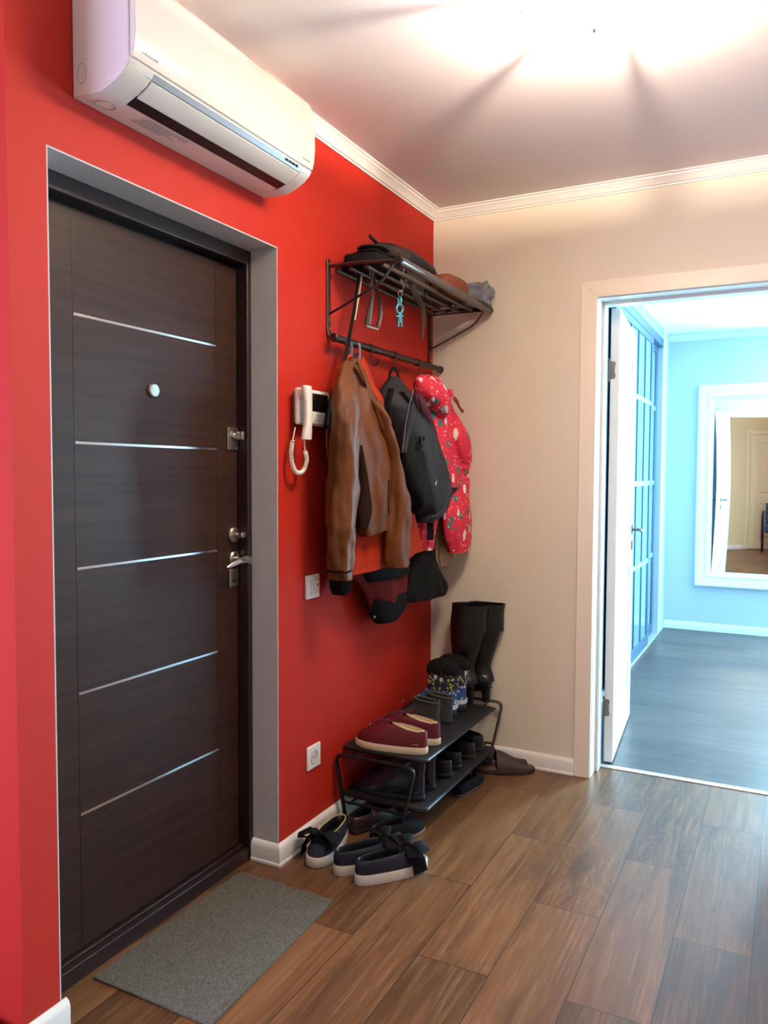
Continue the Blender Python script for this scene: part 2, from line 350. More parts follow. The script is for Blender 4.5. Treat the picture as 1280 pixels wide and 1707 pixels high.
put('thumb_turn', MB().cyl((XLF+0.012, c.y-0.012, c.z), (XLF+0.034, c.y-0.012, c.z), 0.007).box((XLF+0.026, c.y-0.021, c.z-0.009), (XLF+0.044, c.y+0.000, c.z+0.009)), SATIN, rs, bevel=0.004)
h = at(391, 931, 'x', XLF)
hr = put('handle_rose', MB().lathe((XLF, h.y-0.006, h.z), (1, 0, 0), [(0, 0), (0.026, 0), (0.026, 0.006), (0.022, 0.010), (0, 0.011)]), SATIN, d1)
hy = h.y-0.006
put('door_handle', MB().tube([(XLF+0.01, hy, h.z), (XLF+0.04, hy, h.z), (XLF+0.056, hy-0.006, h.z)], 0.009).tube(
    [(XLF+0.052, hy+0.020, h.z-0.010), (XLF+0.057, hy+0.010, h.z-0.003), (XLF+0.059, hy-0.012, h.z+0.003), (XLF+0.058, hy-0.045, h.z+0.000), (XLF+0.055, hy-0.078, h.z-0.009), (XLF+0.052, hy-0.098, h.z-0.016)],
    [0.010, 0.0125, 0.012, 0.010, 0.008, 0.004], 16, flat=(1.0, 0.75)), CHROME, hr, label='curved chrome lever handle')
k0 = at(388.5, 963, 'x', XLF)
kp = put('keyhole_plate', MB().box((XLF, k0.y-0.022, k0.z-0.030), (XLF+0.005, k0.y+0.022, k0.z+0.030)), SATIN, d1, bevel=0.002)
put('keyhole', MB().box((XLF+0.004, k0.y-0.010, k0.z-0.012), (XLF+0.0056, k0.y+0.010, k0.z-0.007)).box((XLF+0.004, k0.y-0.0015, k0.z+0.004), (XLF+0.0056, k0.y+0.0015, k0.z+0.014)), BLACK, kp, smooth=False)

# ------------------------------------------------------------------ interior doorway casing and open leaf
cs = MB(); cw = 0.067; T = 0.012
def mitre(p):                            # one casing board as a prism in y
    return MB().prism(p, -T, -0.0004, 'y')
x0, x1, z1 = XD0-0.002, XD1+0.002, HD+0.003
for pts in ([(x0-cw, 0), (x0, 0), (x0, z1), (x0-cw, z1+cw)], [(x1, 0), (x1+cw, 0), (x1+cw, z1+cw), (x1, z1)], [(x0, z1), (x1, z1), (x1+cw, z1+cw), (x0-cw, z1+cw)]):
    cs.prism([(q[0], q[1]+0.0005) for q in pts], -T, -0.0004, 'y')
struct('trim_4', cs, mat('casing_cream_white', (238, 226, 206), 0.4), smooth=False, bevel=0.002, label='cream white casing boards around the open doorway')
jm = MB()
jm.box((XD0-0.035, 0.0005, 0.0005), (XD0, 0.2, HD)).box((XD1, 0.0005, 0.0005), (XD1+0.035, 0.2, HD)).box((XD0-0.035, 0.0005, HD), (XD1+0.035, 0.2, HD+0.035))
jm.box((XD0, 0.085, 0.0005), (XD0+0.012, 0.15, HD-0.012)).box((XD1-0.012, 0.085, 0.0005), (XD1, 0.15, HD-0.012)).box((XD0, 0.085, HD-0.012), (XD1, 0.15, HD))
struct('trim_5', jm, DOORWHITE, smooth=False, bevel=0.0015, label='white door jamb lining with its stop strip')
struct('trim_6', MB().box((XD0+0.001, 0.148, 0.0), (XD1-0.001, 0.182, 0.004)), mat('threshold_aluminium', (225, 228, 230), 0.35, 0.4), bevel=0.0015, label='pale metal threshold strip between the two floors')

def panel_door(r, p0, p1, th, z0, z1, m, rows, hinges=True):
    """moulded panel leaf from hinge edge p0 to latch edge p1 (plan points on the face), thickness to the left"""
    d = (Vector(p1)-Vector(p0)); ln = d.length; d.normalize(); n = Vector((-d.y, d.x))
    def P(s, q, z): v = Vector(p0)+d*s+n*q; return (v.x, v.y, z)
    def slab(s0, s1, q0, q1, a, b, mb):
        mb.rings([[P(s0, q0, a), P(s1, q0, a), P(s1, q1, a), P(s0, q1, a)], [P(s0, q0, b), P(s1, q0, b), P(s1, q1, b), P(s0, q1, b)]]); return mb
    mb = MB(); e = 0.11
    slab(0, e, 0, th, z0, z1, mb); slab(ln-e, ln, 0, th, z0, z1, mb); last = z0
    for a, b in rows:
        slab(e, ln-e, 0, th, last, a, mb); last = b
    slab(e, ln-e, 0, th, last, z1, mb)
    put('leaf', mb, m, r, bevel=0.003)
    for a, b in rows:
        pm = slab(e-0.001, ln-e+0.001, 0.012, th-0.012, a-0.001, b+0.001, MB())
        for q, sg in ((0.012, -1), (th-0.012, 1)):
            i = 0.045
            o_ = [P(e+i, q, a+i), P(ln-e-i, q, a+i), P(ln-e-i, q, b-i), P(e+i, q, b-i)]
            j = i+0.02
            i_ = [P(e+j, q+sg*0.008, a+j), P(ln-e-j, q+sg*0.008, a+j), P(ln-e-j, q+sg*0.008, b-j), P(e+j, q+sg*0.008, b-j)]
            pm.rings([o_, i_])
        put('door_panel', pm, m, r, smooth=False, bevel=0.002)
    return P
d2 = root('door_2', (0.795, 0.197, 0), label='white panelled interior door standing open into the far room')
P2 = panel_door(d2, (0.797, 0.199), (0.738, 0.965), 0.038, 0.01, 2.01, DOORWHITE, [(0.18, 0.82), (0.98, 1.86)])
STEEL2 = mat('hinge_steel', (128, 122, 118), 0.45, 0.4)
for z in (1.745, 0.255):
    hb = MB().cyl((0.7565, 0.192, z-0.05), (0.7565, 0.192, z+0.05), 0.005, 12)
    prof = [(0.760, z-0.038), (0.776, z-0.038), (0.782, z-0.028), (0.778, z-0.012), (0.778, z+0.012), (0.782, z+0.028), (0.776, z+0.038), (0.760, z+0.038)]
    hb.prism(prof, 0.1945, 0.1975, 'y')
    put('hinge', hb, STEEL2, d2, label='butterfly shaped steel hinge')
STEEL = mat('brushed_steel', (92, 98, 108), 0.4, 0.5)
hs = 0.70
for q, sg in ((-0.001, -1), (0.039, 1)):
    put('handle_plate', MB().rings([[P2(hs-0.022, q, z), P2(hs+0.022, q, z), P2(hs+0.022, q+sg*0.006, z), P2(hs-0.022, q+sg*0.006, z)] for z in (0.98, 1.03)]), STEEL, d2, bevel=0.002)
    put('keyhole_plate', MB().rings([[P2(hs-0.022, q, z), P2(hs+0.022, q, z), P2(hs+0.022, q+sg*0.006, z), P2(hs-0.022, q+sg*0.006, z)] for z in (0.90, 0.95)]), STEEL, d2, bevel=0.002)
    put('door_handle', MB().tube([P2(hs, q, 1.005), P2(hs, q+sg*0.042, 1.005), P2(hs-0.012, q+sg*0.052, 1.006), P2(hs-0.06, q+sg*0.054, 1.002), P2(hs-0.115, q+sg*0.048, 1.012)], [0.008, 0.008, 0.009, 0.008, 0.006], 12), STEEL, d2)
# cream door behind the camera, seen in the mirror
d3 = root('door_3', (1.24, YB, 0), label='cream panelled door reflected in the mirror')
panel_door(d3, (0.845, YB+0.002), (1.645, YB+0.002), 0.030, 0.01, 2.0, CREAMDOOR, [(0.16, 0.80), (0.94, 1.86)])
dc = MB()
for pts in ([(0.765, 0.001), (0.838, 0.001), (0.838, 2.008), (0.765, 2.08)], [(1.652, 0.001), (1.725, 0.001), (1.725, 2.08), (1.652, 2.008)], [(0.838, 2.008), (1.652, 2.008), (1.725, 2.08), (0.765, 2.08)]):
    dc.prism(pts, YB+0.0004, YB+0.014, 'y')
put('door_casing', dc, CREAMDOOR, d3, smooth=False, bevel=0.002)

# ------------------------------------------------------------------ air conditioner
ay0, ay1 = -2.033, -1.303
ac = thing('air_conditioner', 'white wall mounted split air conditioner above the dark entrance door', 'air conditioner', (0, (ay0+ay1)/2, 2.135))
body = [(0.001, 2.137), (0.060, 2.135), (0.088, 2.138), (0.096, 2.150), (0.135, 2.158), (0.150, 2.170), (0.172, 2.186), (0.172, 2.375), (0.150, 2.398), (0.001, 2.405)]
put('casing', MB().prism(body, ay0, ay1), ACWHITE, ac, bevel=0.003, angle=30)
pan = [(0.160, 2.190), (0.178, 2.192), (0.184, 2.210), (0.188, 2.250), (0.187, 2.300), (0.182, 2.345), (0.172, 2.378), (0.152, 2.402), (0.140, 2.404), (0.140, 2.36)]
put('front_panel', MB().prism(pan, ay0+0.004, ay1-0.001), mat('gloss_white_panel', (226, 218, 206), 0.15, coat=0.4), ac, bevel=0.0015, angle=50)
side = [(0.030, 2.1345), (0.088, 2.1345), (0.100, 2.139), (0.128, 2.149), (0.150, 2.161), (0.168, 2.176), (0.176, 2.189), (0.160, 2.189), (0.02, 2.15)]
for a, b in ((ay0+0.0005, ay0+0.075), (ay1-0.05, ay1-0.0005)):
    put('end_cheek', MB().prism(side, a, b), ACWHITE, ac, bevel=0.002, angle=50)
put('air_slot', MB().prism([(0.087, 2.1362), (0.121, 2.1462), (0.118, 2.152), (0.087, 2.15)], ay0+0.076, ay1-0.051), BLACK, ac, smooth=False, label='long black air outlet slot')
put('louver', MB().prism([(0.118, 2.1435), (0.142, 2.153), (0.163, 2.170), (0.160, 2.175), (0.138, 2.160), (0.116, 2.149)], ay0+0.078, ay1-0.053), ACWHITE, ac, bevel=0.001, angle=50)
put('display_strip', MB().prism([(0.165, 2.173), (0.173, 2.185), (0.169, 2.188), (0.160, 2.178)], ay0+0.055, ay1-0.05), mat('silver_grey_plastic', (150, 154, 160), 0.25, 0.3), ac, smooth=False, label='silver grey display strip')
for k in range(4):
    put('indicator', MB().box((0.1705, ay1-0.13+k*0.017, 2.178), (0.1735, ay1-0.121+k*0.017, 2.184)), BLACK, ac, smooth=False)
lb = MB(); random.seed(3)
for k in range(5):
    y = ay0+0.14+k*0.004; n = random.randint(5, 9); x = 0.040+k*0.009
    yy = y
    for j in range(n):
        ww = random.uniform(0.006, 0.018); lb.box((x, yy, 2.1338), (x+0.004, yy+ww, 2.1343)); yy += ww+0.004
GREYPRINT = mat('grey_print', (168, 158, 160), 0.6)
put('rating_print', lb, GREYPRINT, ac, smooth=False, label='rows of small grey print on the underside')
put('screw_cover', MB().tube([(0.045+0.016*math.cos(t)*1.2, ay0+0.055+0.024*math.sin(t), 2.1342) for t in [2*PI*i/20 for i in range(20)]], 0.0009, 6, closed=True), GREYPRINT, ac)
put('screw_cover', MB().tube([(0.030+0.013*math.cos(t), ay0-0.0002, 2.185+0.022*math.sin(t)) for t in [2*PI*i/20 for i in range(20)]], 0.0009, 6, closed=True), GREYPRINT, ac)
lg = MB()
for k in range(6): lg.box((0.1835, ay0+0.028+k*0.0085, 2.207), (0.1846, ay0+0.034+k*0.0085, 2.2125))
put('maker_mark', lg, GREYPRINT, ac, smooth=False, label='small grey maker mark on the panel corner')
lg = MB()
for k in range(4): lg.box((0.1835, ay1-0.060+k*0.010, 2.206), (0.1846, ay1-0.054+k*0.010, 2.210))
put('panel_print', lg, GREYPRINT, ac, smooth=False)

# ------------------------------------------------------------------ ceiling lamp
lx, ly = LAMP
lp = thing('ceiling_lamp', 'round frosted glass ceiling lamp glowing at the top of the view', 'ceiling lamp', (lx, ly, H))
em = bpy.data.materials.new('lit_frosted_glass'); em.use_nodes = True
bs = em.node_tree.nodes['Principled BSDF']; bs.inputs['Base Color'].default_value = (0.9, 0.85, 0.8, 1)
bs.inputs['Emission Color'].default_value = LAMP_COL+(1,); bs.inputs['Emission Strength'].default_value = BOWL_EMIT
R_ = 0.19; prof = [(0.0, -0.105), (0.05, -0.103), (0.10, -0.096), (0.145, -0.082), (0.175, -0.064), (R_, -0.045), (R_, -0.041), (0.17, -0.058), (0.14, -0.076), (0.10, -0.090), (0.05, -0.097), (0.0, -0.099)]
put('lamp_shade', MB().lathe((lx, ly, H), (0, 0, 1), prof, 48), em, lp, angle=60)
put('ceiling_plate', MB().lathe((lx, ly, H), (0, 0, -1), [(0, 0.0005), (0.075, 0.0005), (0.075, 0.010), (0.05, 0.014), (0, 0.014)]), WHITE, lp)
put('finial', MB().lathe((lx-0.03, ly, H), (0, 0, -1), [(0, 0.100), (0.005, 0.102), (0.0055, 0.112), (0.003, 0.118), (0, 0.119)], 16), BLACK, lp, label='small dark finial under the shade')
for a in (-2.35, 1.62, 3.7):
    a = {-2.35: math.atan2(0.704, -0.814), 1.62: math.atan2(0.826, -0.025), 3.7: math.atan2(-0.109, -0.543)}[a]
    ca, sa = math.cos(a), math.sin(a)
    put('clip', MB().tube([(lx+ca*r, ly+sa*r, H-z) for r, z in ((0.076, 0.006), (0.15, 0.008), (0.198, 0.014), (0.203, 0.045), (0.197, 0.056), (0.186, 0.054))], 0.006, 8, flat=(0.5, 1.6)), WHITE, lp)
pl_ = bpy.data.lights.new('bulb_light', 'POINT'); pl_.energy = LAMP_POINT; pl_.color = LAMP_COL; pl_.shadow_soft_size = 0.02
po = bpy.data.objects.new('bulb_light', pl_); COL.objects.link(po); po.location = (lx, ly, H-0.036)

# ------------------------------------------------------------------ video intercom
ic = thing('video_intercom', 'white video door phone with handset and coiled cord on the red wall', 'intercom', (0, -1.04, 1.45))
iy0, iy1, iz0, iz1 = -1.172, -0.980, 1.450, 1.570
put('back_body', MB().box((0.0005, iy0+0.024, iz0+0.008), (0.028, iy1-0.006, iz1-0.004)), mat('grey_plastic', (150, 140, 136), 0.4), ic, bevel=0.006)
put('front_cover', MB().box((0.024, iy0, iz0), (0.042, iy1, iz1)), PLASTIC, ic, bevel=0.006)
put('screen', MB().box((0.041, iy0+0.082, iz0+0.048), (0.0435, iy1-0.013, iz1-0.012)), mat('dark_glass', (12, 16, 15), 0.08), ic, bevel=0.001, label='small black glass screen')
put('lower_bar', MB().box((0.040, iy0+0.080, iz0+0.006), (0.047, iy1-0.016, iz0+0.043)), PLASTIC, ic, bevel=0.002)
for k in range(4):
    put('button', MB().lathe((0.047, iy0+0.094+k*0.020, iz0+0.018), (1, 0, 0), [(0, 0), (0.003, 0), (0.0025, 0.002), (0, 0.0022)], 12), GREYPRINT if k else CHROME, ic)
hp = []
hz0, hz1 = 1.400, 1.574; hyc = at(511.5, 690, 'x', 0.066)[1]; _dy = hyc+1.118
for i in range(13):
    t = i/12; z = hz0+(hz1-hz0)*t; bow = math.sin(PI*t); hw = 0.019-0.004*bow+(0.003 if t < .2 or t > .85 else 0); th = 0.0125
    xx = 0.064+0.006*bow
    hp.append([(xx+th*math.cos(a)*(1 if abs(math.cos(a)) > .2 else 1), hyc+hw*math.copysign(abs(math.sin(a))**0.6, math.sin(a)), z) for a in [2*PI*j/20 for j in range(20)]])
hs_ = put('handset', MB().rings(hp), PLASTIC, ic, angle=60)
put('earpiece', MB().lathe((0.054, hyc, 1.548), (-1, 0, 0), [(0, 0), (0.015, 0), (0.014, 0.011), (0, 0.011)]), PLASTIC, hs_)
# coiled cord
path = []
c0 = Vector((0.052, -1.112, 1.398)); c1 = Vector((0.036, -1.146, 1.398))
import itertools
base = [c0, c0+Vector((0, 0.004, -0.03)), Vector((0.05, -1.108, 1.335)), Vector((0.046, -1.116, 1.305)), Vector((0.042, -1.135, 1.292)), Vector((0.038, -1.158, 1.298)), Vector((0.034, -1.17, 1.325)), Vector((0.03, -1.168, 1.36)), Vector((0.028, -1.158, 1.392)), Vector((0.028, -1.142, 1.44))]
def catmull(P, n):
    out = []
    for i in range(len(P)-1):
        a, b, c, d = P[max(i-1, 0)], P[i], P[i+1], P[min(i+2, len(P)-1)]
        for k in range(n):
            t = k/n; out.append(0.5*((2*b)+(c-a)*t+(2*a-5*b+4*c-d)*t*t+(3*b-a-3*c+d)*t**3))
    out.append(P[-1]); return out
base = [q+Vector((0, _dy if k < 2 else _dy*0.7, 0)) for k, q in enumerate(base)]
sp = catmull(base, 60); coil = []
for i, q in enumerate(sp):
    tg = (sp[min(i+1, len(sp)-1)]-sp[max(i-1, 0)]).normalized(); u = Vector((1, 0, 0)); u = (u-tg*u.dot(tg)).normalized(); v = tg.cross(u)
    f = i/len(sp); amp = 0.0062 if 0.13 < f < 0.90 else 0.0005
    ph = i*2*PI/9.5
    coil.append(q+(u*math.cos(ph)+v*math.sin(ph))*amp)
put('coiled_cord', MB().tube(coil, 0.0019, 6), PLASTIC, ic)

# ------------------------------------------------------------------ switch and socket
sw = thing('light_switch', 'white light switch on the red wall right of the entrance door', 'light switch', (0, -1.033, 0.898))
put('switch_frame', MB().box((0.0005, -1.075, 0.858), (0.010, -0.992, 0.940)), PLASTIC, sw, bevel=0.003)
rk = put('rocker', MB().box((0.009, -1.052, 0.872), (0.0135, -1.004, 0.926)), mat('warm_white_plastic', (228, 220, 206), 0.3), sw, bevel=0.002)
put('key_slot', MB().box((0.013, -1.034, 0.888), (0.019, -1.008, 0.918)), PLASTIC, rk, bevel=0.002)
put('indicator_window', MB().box((0.019, -1.024, 0.898), (0.0195, -1.017, 0.910)), mat('smoky_window', (110, 100, 84), 0.3), rk, smooth=False)
so = thing('wall_socket', 'white round power socket low on the red wall beside the shoe rack', 'socket', (0, -1.026, 0.298))
put('socket_frame', MB().box((0.0005, -1.068, 0.257), (0.010, -0.984, 0.340)), PLASTIC, so, bevel=0.004)
put('socket_well', MB().lathe((0.0103, -1.026, 0.2985), (1, 0, 0), [(0.0, -0.0005), (0.020, -0.0005), (0.0205, 0.002), (0.024, 0.002), (0.025, 0.0)], 32), mat('socket_shadow_white', (214, 208, 198), 0.35), so)
for s in (-1, 1):
    put('pin_hole', MB().lathe((0.0098, -1.026+s*0.0095, 0.2985), (1, 0, 0), [(0, 0), (0.0026, 0), (0.0026, 0.0009), (0, 0.0009)], 12), BLACK, so)

# ------------------------------------------------------------------ doormat
def matcloth():
    k = N('grey_mat'); o = k.obj()
    a = k.noise(o, 260, 3); b = k.noise(o, 25, 4)
    c = k.mix(k.ramp(a, 0.3, 0.7), L(72, 68, 62), L(118, 112, 102)); c = k.mix(k.ramp(b, 0.35, 0.7, 0, 0.35), c, L(84, 82, 70))
    k.put(k.b.inputs['Base Color'], c); k.b.inputs['Roughness'].default_value = 0.95; k.b.inputs['Specular IOR Level'].default_value = 0.1
    k.bump(a, 0.8, 0.004); return k.m
mp = MB(); nx_, ny_ = 18, 28; R2 = []
A_ = [at(155, 1628, 'z', 0.006), at(400, 1452, 'z', 0.006), at(557, 1499, 'z', 0.006), at(350, 1710, 'z', 0.006)]
def bil(u, v): return (A_[0]*(1-u)+A_[1]*u)*(1-v)+(A_[3]*(1-u)+A_[2]*u)*v
top = [[bil(i/nx_, j/ny_) for i in range(nx_+1)] for j in range(ny_+1)]
for z in (0.0005, 0.006):
    ring = [top[0][i] for i in range(nx_)]+[top[j][nx_] for j in range(ny_)]+[top[ny_][i] for i in range(nx_, 0, -1)]+[top[j][0] for j in range(ny_, 0, -1)]
    R2.append([(q.x+0.0015*noise.noise(q*40), q.y+0.0015*noise.noise(q*40+Vector((9, 0, 0))), z) for q in ring])
tag(put('doormat', mp.rings(R2), matcloth(), bevel=0.0015), 'flat grey textile doormat in front of the entrance door', 'doormat')

# ------------------------------------------------------------------ coat rack: wall strips, shelf bars, braces, hook rail
RY0, RY1 = -0.925, -0.045
cr = thing('coat_rack', 'dark metal wall coat rack with a barred hat shelf and hook rail', 'coat rack', (0, (RY0+RY1)/2, 1.76))
BZ = 2.004                                # bars' height
for y in (RY0, RY1):
    st = put('wall_strip', MB().tube([(0.006, y, 2.042), (0.006, y, 1.86), (0.006, y, 1.80), (0.012, y, 1.775), (0.030, y, 1.766), (0.046, y, 1.765)], 0.012, 12, flat=(0.28, 1.0), up=(1, 0, 0)), IRON, cr)
    for z in (2.025, 1.83, 1.80): put('screw', MB().lathe((0.0095, y, z), (1, 0, 0), [(0, 0), (0.004, 0), (0.003, 0.002), (0, 0.0022)], 12), BRASS, st)
    put('brace', MB().tube([(0.008, y, 1.852), (0.06, y, 1.873), (0.20, y, 1.935), (0.222, y, 1.950), (0.240, y, 1.972), (0.262, y, 2.0)], 0.0085, 12, flat=(0.35, 1.0), up=(0, 0, 1)), IRON, cr)
    put('shelf_arm', MB().tube([(0.006, y, 2.018), (0.14, y, 2.017), (0.275, y, 2.006)], 0.0065, 10), IRON, cr)
for i, x in enumerate((0.030, 0.088, 0.150, 0.212)):
    put('shelf_bar', MB().tube([(x, RY0+0.01, BZ), (x, RY1-0.012, BZ)], 0.0076, 12), GREYTUBE, cr)
    put('end_cap', MB().ball((x, RY1-0.016, BZ-0.001), 0.009), BLACK, cr)
put('cross_rod', MB().tube([(0.012, RY1-0.016, BZ-0.004), (0.262, RY1-0.010, BZ-0.004)], 0.0035, 8), IRON, cr)
put('front_bar', MB().tube([(0.285, RY0-0.01, 2.004), (0.285, RY1+0.0, 2.000)], 0.0150, 18), GREYTUBE, cr, label='thicker greyish front bar')
for y in (RY0-0.012, RY1+0.004):
    put('end_cap', MB().lathe((0.285, y-0.01, 2.0015), (0, 1, 0), [(0, 0), (0.014, 0.0), (0.0168, 0.004), (0.0168, 0.016), (0.014, 0.02), (0, 0.02)]), BLACK, cr)
RX, RZ = 0.047, 1.762
put('hook_rail', MB().tube([(RX, RY0-0.03, RZ), (RX, RY1+0.022, RZ)], 0.0128, 18), IRON, cr)
for y in (RY0-0.032, RY1+0.022):
    put('end_cap', MB().lathe((RX, y-0.007, RZ), (0, 1, 0), [(0, 0), (0.013, 0), (0.0158, 0.003), (0.0158, 0.012), (0.012, 0.015), (0, 0.015)]), BLACK, cr)
def hook(y, m=IRON, r=0.0035, out=0.0):
    rg = put('hook_ring', MB().lathe((RX, y-0.006, RZ), (0, 1, 0), [(0.0126, 0), (0.0158, 0), (0.0158, 0.012), (0.0126, 0.012)]), BLACK, cr)
    put('hook', MB().tube([(RX+0.012, y, RZ-0.006), (RX+0.012, y, RZ-0.045), (RX+0.016+out, y, RZ-0.060), (RX+0.028+out, y, RZ-0.066), (RX+0.040+out, y, RZ-0.058), (RX+0.043+out, y, RZ-0.044)], r, 8), m, rg)
HOOKS = [-0.86, -0.70, -0.50, -0.27]
for y in HOOKS: hook(y)
for y in (-0.925+0.03, -0.925+0.065):
    put('hook_clip', MB().tube([(RX+0.0115, y, RZ+0.004), (RX+0.016, y, RZ-0.02), (RX+0.014, y, RZ-0.055)], 0.008, 10, flat=(0.3, 1.0), up=(1, 0, 0)), mat('steel_blue_plastic', (74, 98, 124), 0.35), cr, label='steel blue plastic hook clip')
put('hook_clip', MB().tube([(RX+0.0115, -0.80, RZ+0.004), (RX+0.016, -0.80, RZ-0.02), (RX+0.014, -0.80, RZ-0.06)], 0.008, 10, flat=(0.3, 1.0), up=(1, 0, 0)), mat('grey_blue_plastic', (120, 112, 122), 0.35), cr)

# ------------------------------------------------------------------ garment lofts
def sample(rows, n):
    """Catmull-Rom resampling of parameter rows"""
    out = []; m = len(rows)-1
    for k in range(n):
        t = k/(n-1)*m; i = min(int(t), m-1); f = t-i
        a, b, c, d = rows[max(i-1, 0)], rows[i], rows[i+1], rows[min(i+2, m)]
        out.append([0.5*(2*b[q]+(c[q]-a[q])*f+(2*a[q]-5*b[q]+4*c[q]-d[q])*f*f+(3*b[q]-a[q]-3*c[q]+d[q])*f**3) for q in range(len(b))])
    return out
def fit_ellipse(py, pl, pr, cx, b):
    """centre y and half-width along the wall of an ellipse (half-depth b) whose outline spans pl..pr in the photo"""
    c = at((pl+pr)/2, py, 'x', cx); cy, z = c.y, c.z; a = 0.06
    for it in range(14):
        e = [pj((cx+b*math.cos(t), cy+a*math.sin(t), z))[0] for t in [2*PI*j/20 for j in range(20)]]
        s = (pj((cx, cy+0.01, z))[0]-pj((cx, cy, z))[0])/0.01
        cy += ((pl+pr)/2-(min(e)+max(e))/2)/s; a += ((pr-pl)-(max(e)-min(e)))/2/s*0.9
        if a < 0.012: a = 0.012; b *= 0.93
    return cy, z, a, b
def garment(rows, n=44, seg=56, fold=0.0, kf=(7, 11), wr=0.0, ws=9.0, seed=0, hem=True, xmin=0.012, sq=1.0, topopen=False, skew=0.0):
    """rows: photo y, left, right outline, distance of the axis from the wall, half depth"""
    fitted = []
    for r in rows:
        cy, z, a, b = fit_ellipse(*r[:5]); fitted.append([r[3], cy, z, a, b])
    S = sample(fitted, n); R = []; sv = Vector((seed*7.3, seed*3.1, seed*1.7))
    for i, (cx, cy, z, a, b) in enumerate(S):
        t = i/(n-1); amp = fold*min(1, 0.25+1.4*t); ring = []
        for j in range(seg):
            th = 2*PI*j/seg; c, s = math.cos(th), math.sin(th)
            c2, s2 = math.copysign(abs(c)**sq, c), math.copysign(abs(s)**sq, s)
            f = 1+amp*(math.sin(kf[0]*th+seed+1.7*noise.noise(Vector((t*2.5, seed, 0))))*0.6+math.sin(kf[1]*th+2.1*seed+2.2*t)*0.4)
            p = Vector((cx+b*c2*f, cy+a*s2*f, z+skew*s))
            if wr:
                d = noise.noise(Vector((p.x*ws, p.y*ws, p.z*ws*0.55))+sv)+0.5*noise.noise(Vector((p.x*ws*2.3, p.y*ws*2.3, p.z*ws*1.2))+sv)
                p += Vector((c*b/max(a, b), s*a/max(a, b), 0)).normalized()*d*wr
            if p.x < xmin: p.x = xmin+0.002*abs(noise.noise(p*30))
            ring.append(p)
        R.append(ring)
    if hem:
        last = R[-1]; C = sum(last, Vector())/seg
        for sc, dz in ((0.97, -0.002), (0.90, 0.004), (0.84, 0.035)):
            R.append([Vector((max(xmin, C.x+(q.x-C.x)*sc), C.y+(q.y-C.y)*sc, q.z+dz)) for q in last])
    return MB().rings(R)

# ------------------------------------------------------------------ cloth materials
LEATHER = mat('brown_leather', (96, 54, 23), 0.55, bump=0.6, bscale=24, var=0.35, vscale=9, spec=0.28)
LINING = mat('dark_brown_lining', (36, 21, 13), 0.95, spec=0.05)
ORANGE = mat('rust_orange_cloth', (168, 48, 22), 0.85, bump=0.3, bscale=60, var=0.15, spec=0.2)
MAROON = mat('maroon_cloth', (96, 18, 16), 0.85, bump=0.3, bscale=60, var=0.15, spec=0.2)
BLACKCLOTH = mat('black_cloth', (10, 9, 10), 0.85, bump=0.4, bscale=70, var=0.2, spec=0.2)
CHARCOAL = mat('charcoal_nylon', (30, 29, 33), 0.7, bump=0.5, bscale=90, var=0.2)
NAVYNYL = mat('navy_nylon', (30, 35, 50), 0.65, bump=0.5, bscale=120, var=0.15)
BEIGE = mat('beige_cloth', (176, 152, 118), 0.8, bump=0.3, bscale=60, var=0.1)
PURPLE = mat('dark_plum_lining', (70, 16, 42), 0.8)
BLKLEATHER = mat('black_leather', (13, 11, 11), 0.36, bump=0.35, bscale=45, spec=0.5)

def printed(name, base, layers, rough=0.75, zs=1.0):
    """cloth with scattered small motifs: layers of (scale, radius, colour, seed, stretch z, share)"""
    k = N(name); o = k.obj(); X, Y, Z = k.sep(o)[:3]
    U_ = k.math('ADD', k.math('MULTIPLY', X, 0.9), k.math('MULTIPLY', Y, 0.9))
    c = base
    for sc, rad, colr, sd, st, share in layers:
        v = k.new('ShaderNodeTexVoronoi', voronoi_dimensions='3D'); v.inputs['Scale'].default_value = sc; v.inputs['Randomness'].default_value = 0.75
        k.put(v.inputs['Vector'], k.vec(k.math('ADD', U_, sd), k.math('MULTIPLY', k.math('SUBTRACT', Y, X), 0.6), k.math('MULTIPLY', Z, st)))
        n = k.noise(o, 120, 2)
        d = k.math('ADD', v.outputs['Distance'], k.math('MULTIPLY', k.math('SUBTRACT', n, 0.5), 0.16))
        m = k.ramp(d, rad-0.02, rad+0.02, 1.0, 0.0)
        pick = k.ramp(k.sep(v.outputs['Color'])[0], share+0.14, share+0.16, 1.0, 0.0)
        c = k.mix(k.math('MULTIPLY', m, pick), c, colr)
    k.put(k.b.inputs['Base Color'], c); k.b.inputs['Roughness'].default_value = rough
    k.bump(k.noise(o, 50, 3), 0.3, 0.004); return k.m
KIDRED = printed('red_printed_softshell', L(214, 40, 66), [(30, 0.22, L(250, 110, 100), 1.3, 1.6, 0.6), (20, 0.27, L(236, 226, 224), 3.1, 0.55, 0.6), (22, 0.29, L(40, 118, 112), 7.7, 0.75, 0.6), (36, 0.20, L(248, 220, 214), 5.2, 1.6, 0.5), (48, 0.16, L(120, 20, 60), 9.2, 1.0, 0.5)])
KIDBOOT = printed('dark_printed_nylon', L(26, 28, 44), [(48, 0.33, L(150, 170, 80), 2.3, 1.0, 0.42), (42, 0.33, L(206, 208, 214), 6.1, 0.9, 0.36), (60, 0.28, L(206, 190, 60), 8.3, 1.0, 0.45), (55, 0.22, L(70, 110, 170), 4.4, 1.0, 0.3)])
KIDBLUE = printed('blue_white_print', L(40, 70, 130), [(60, 0.33, L(214, 222, 232), 2.3, 1.0, 0.6)])

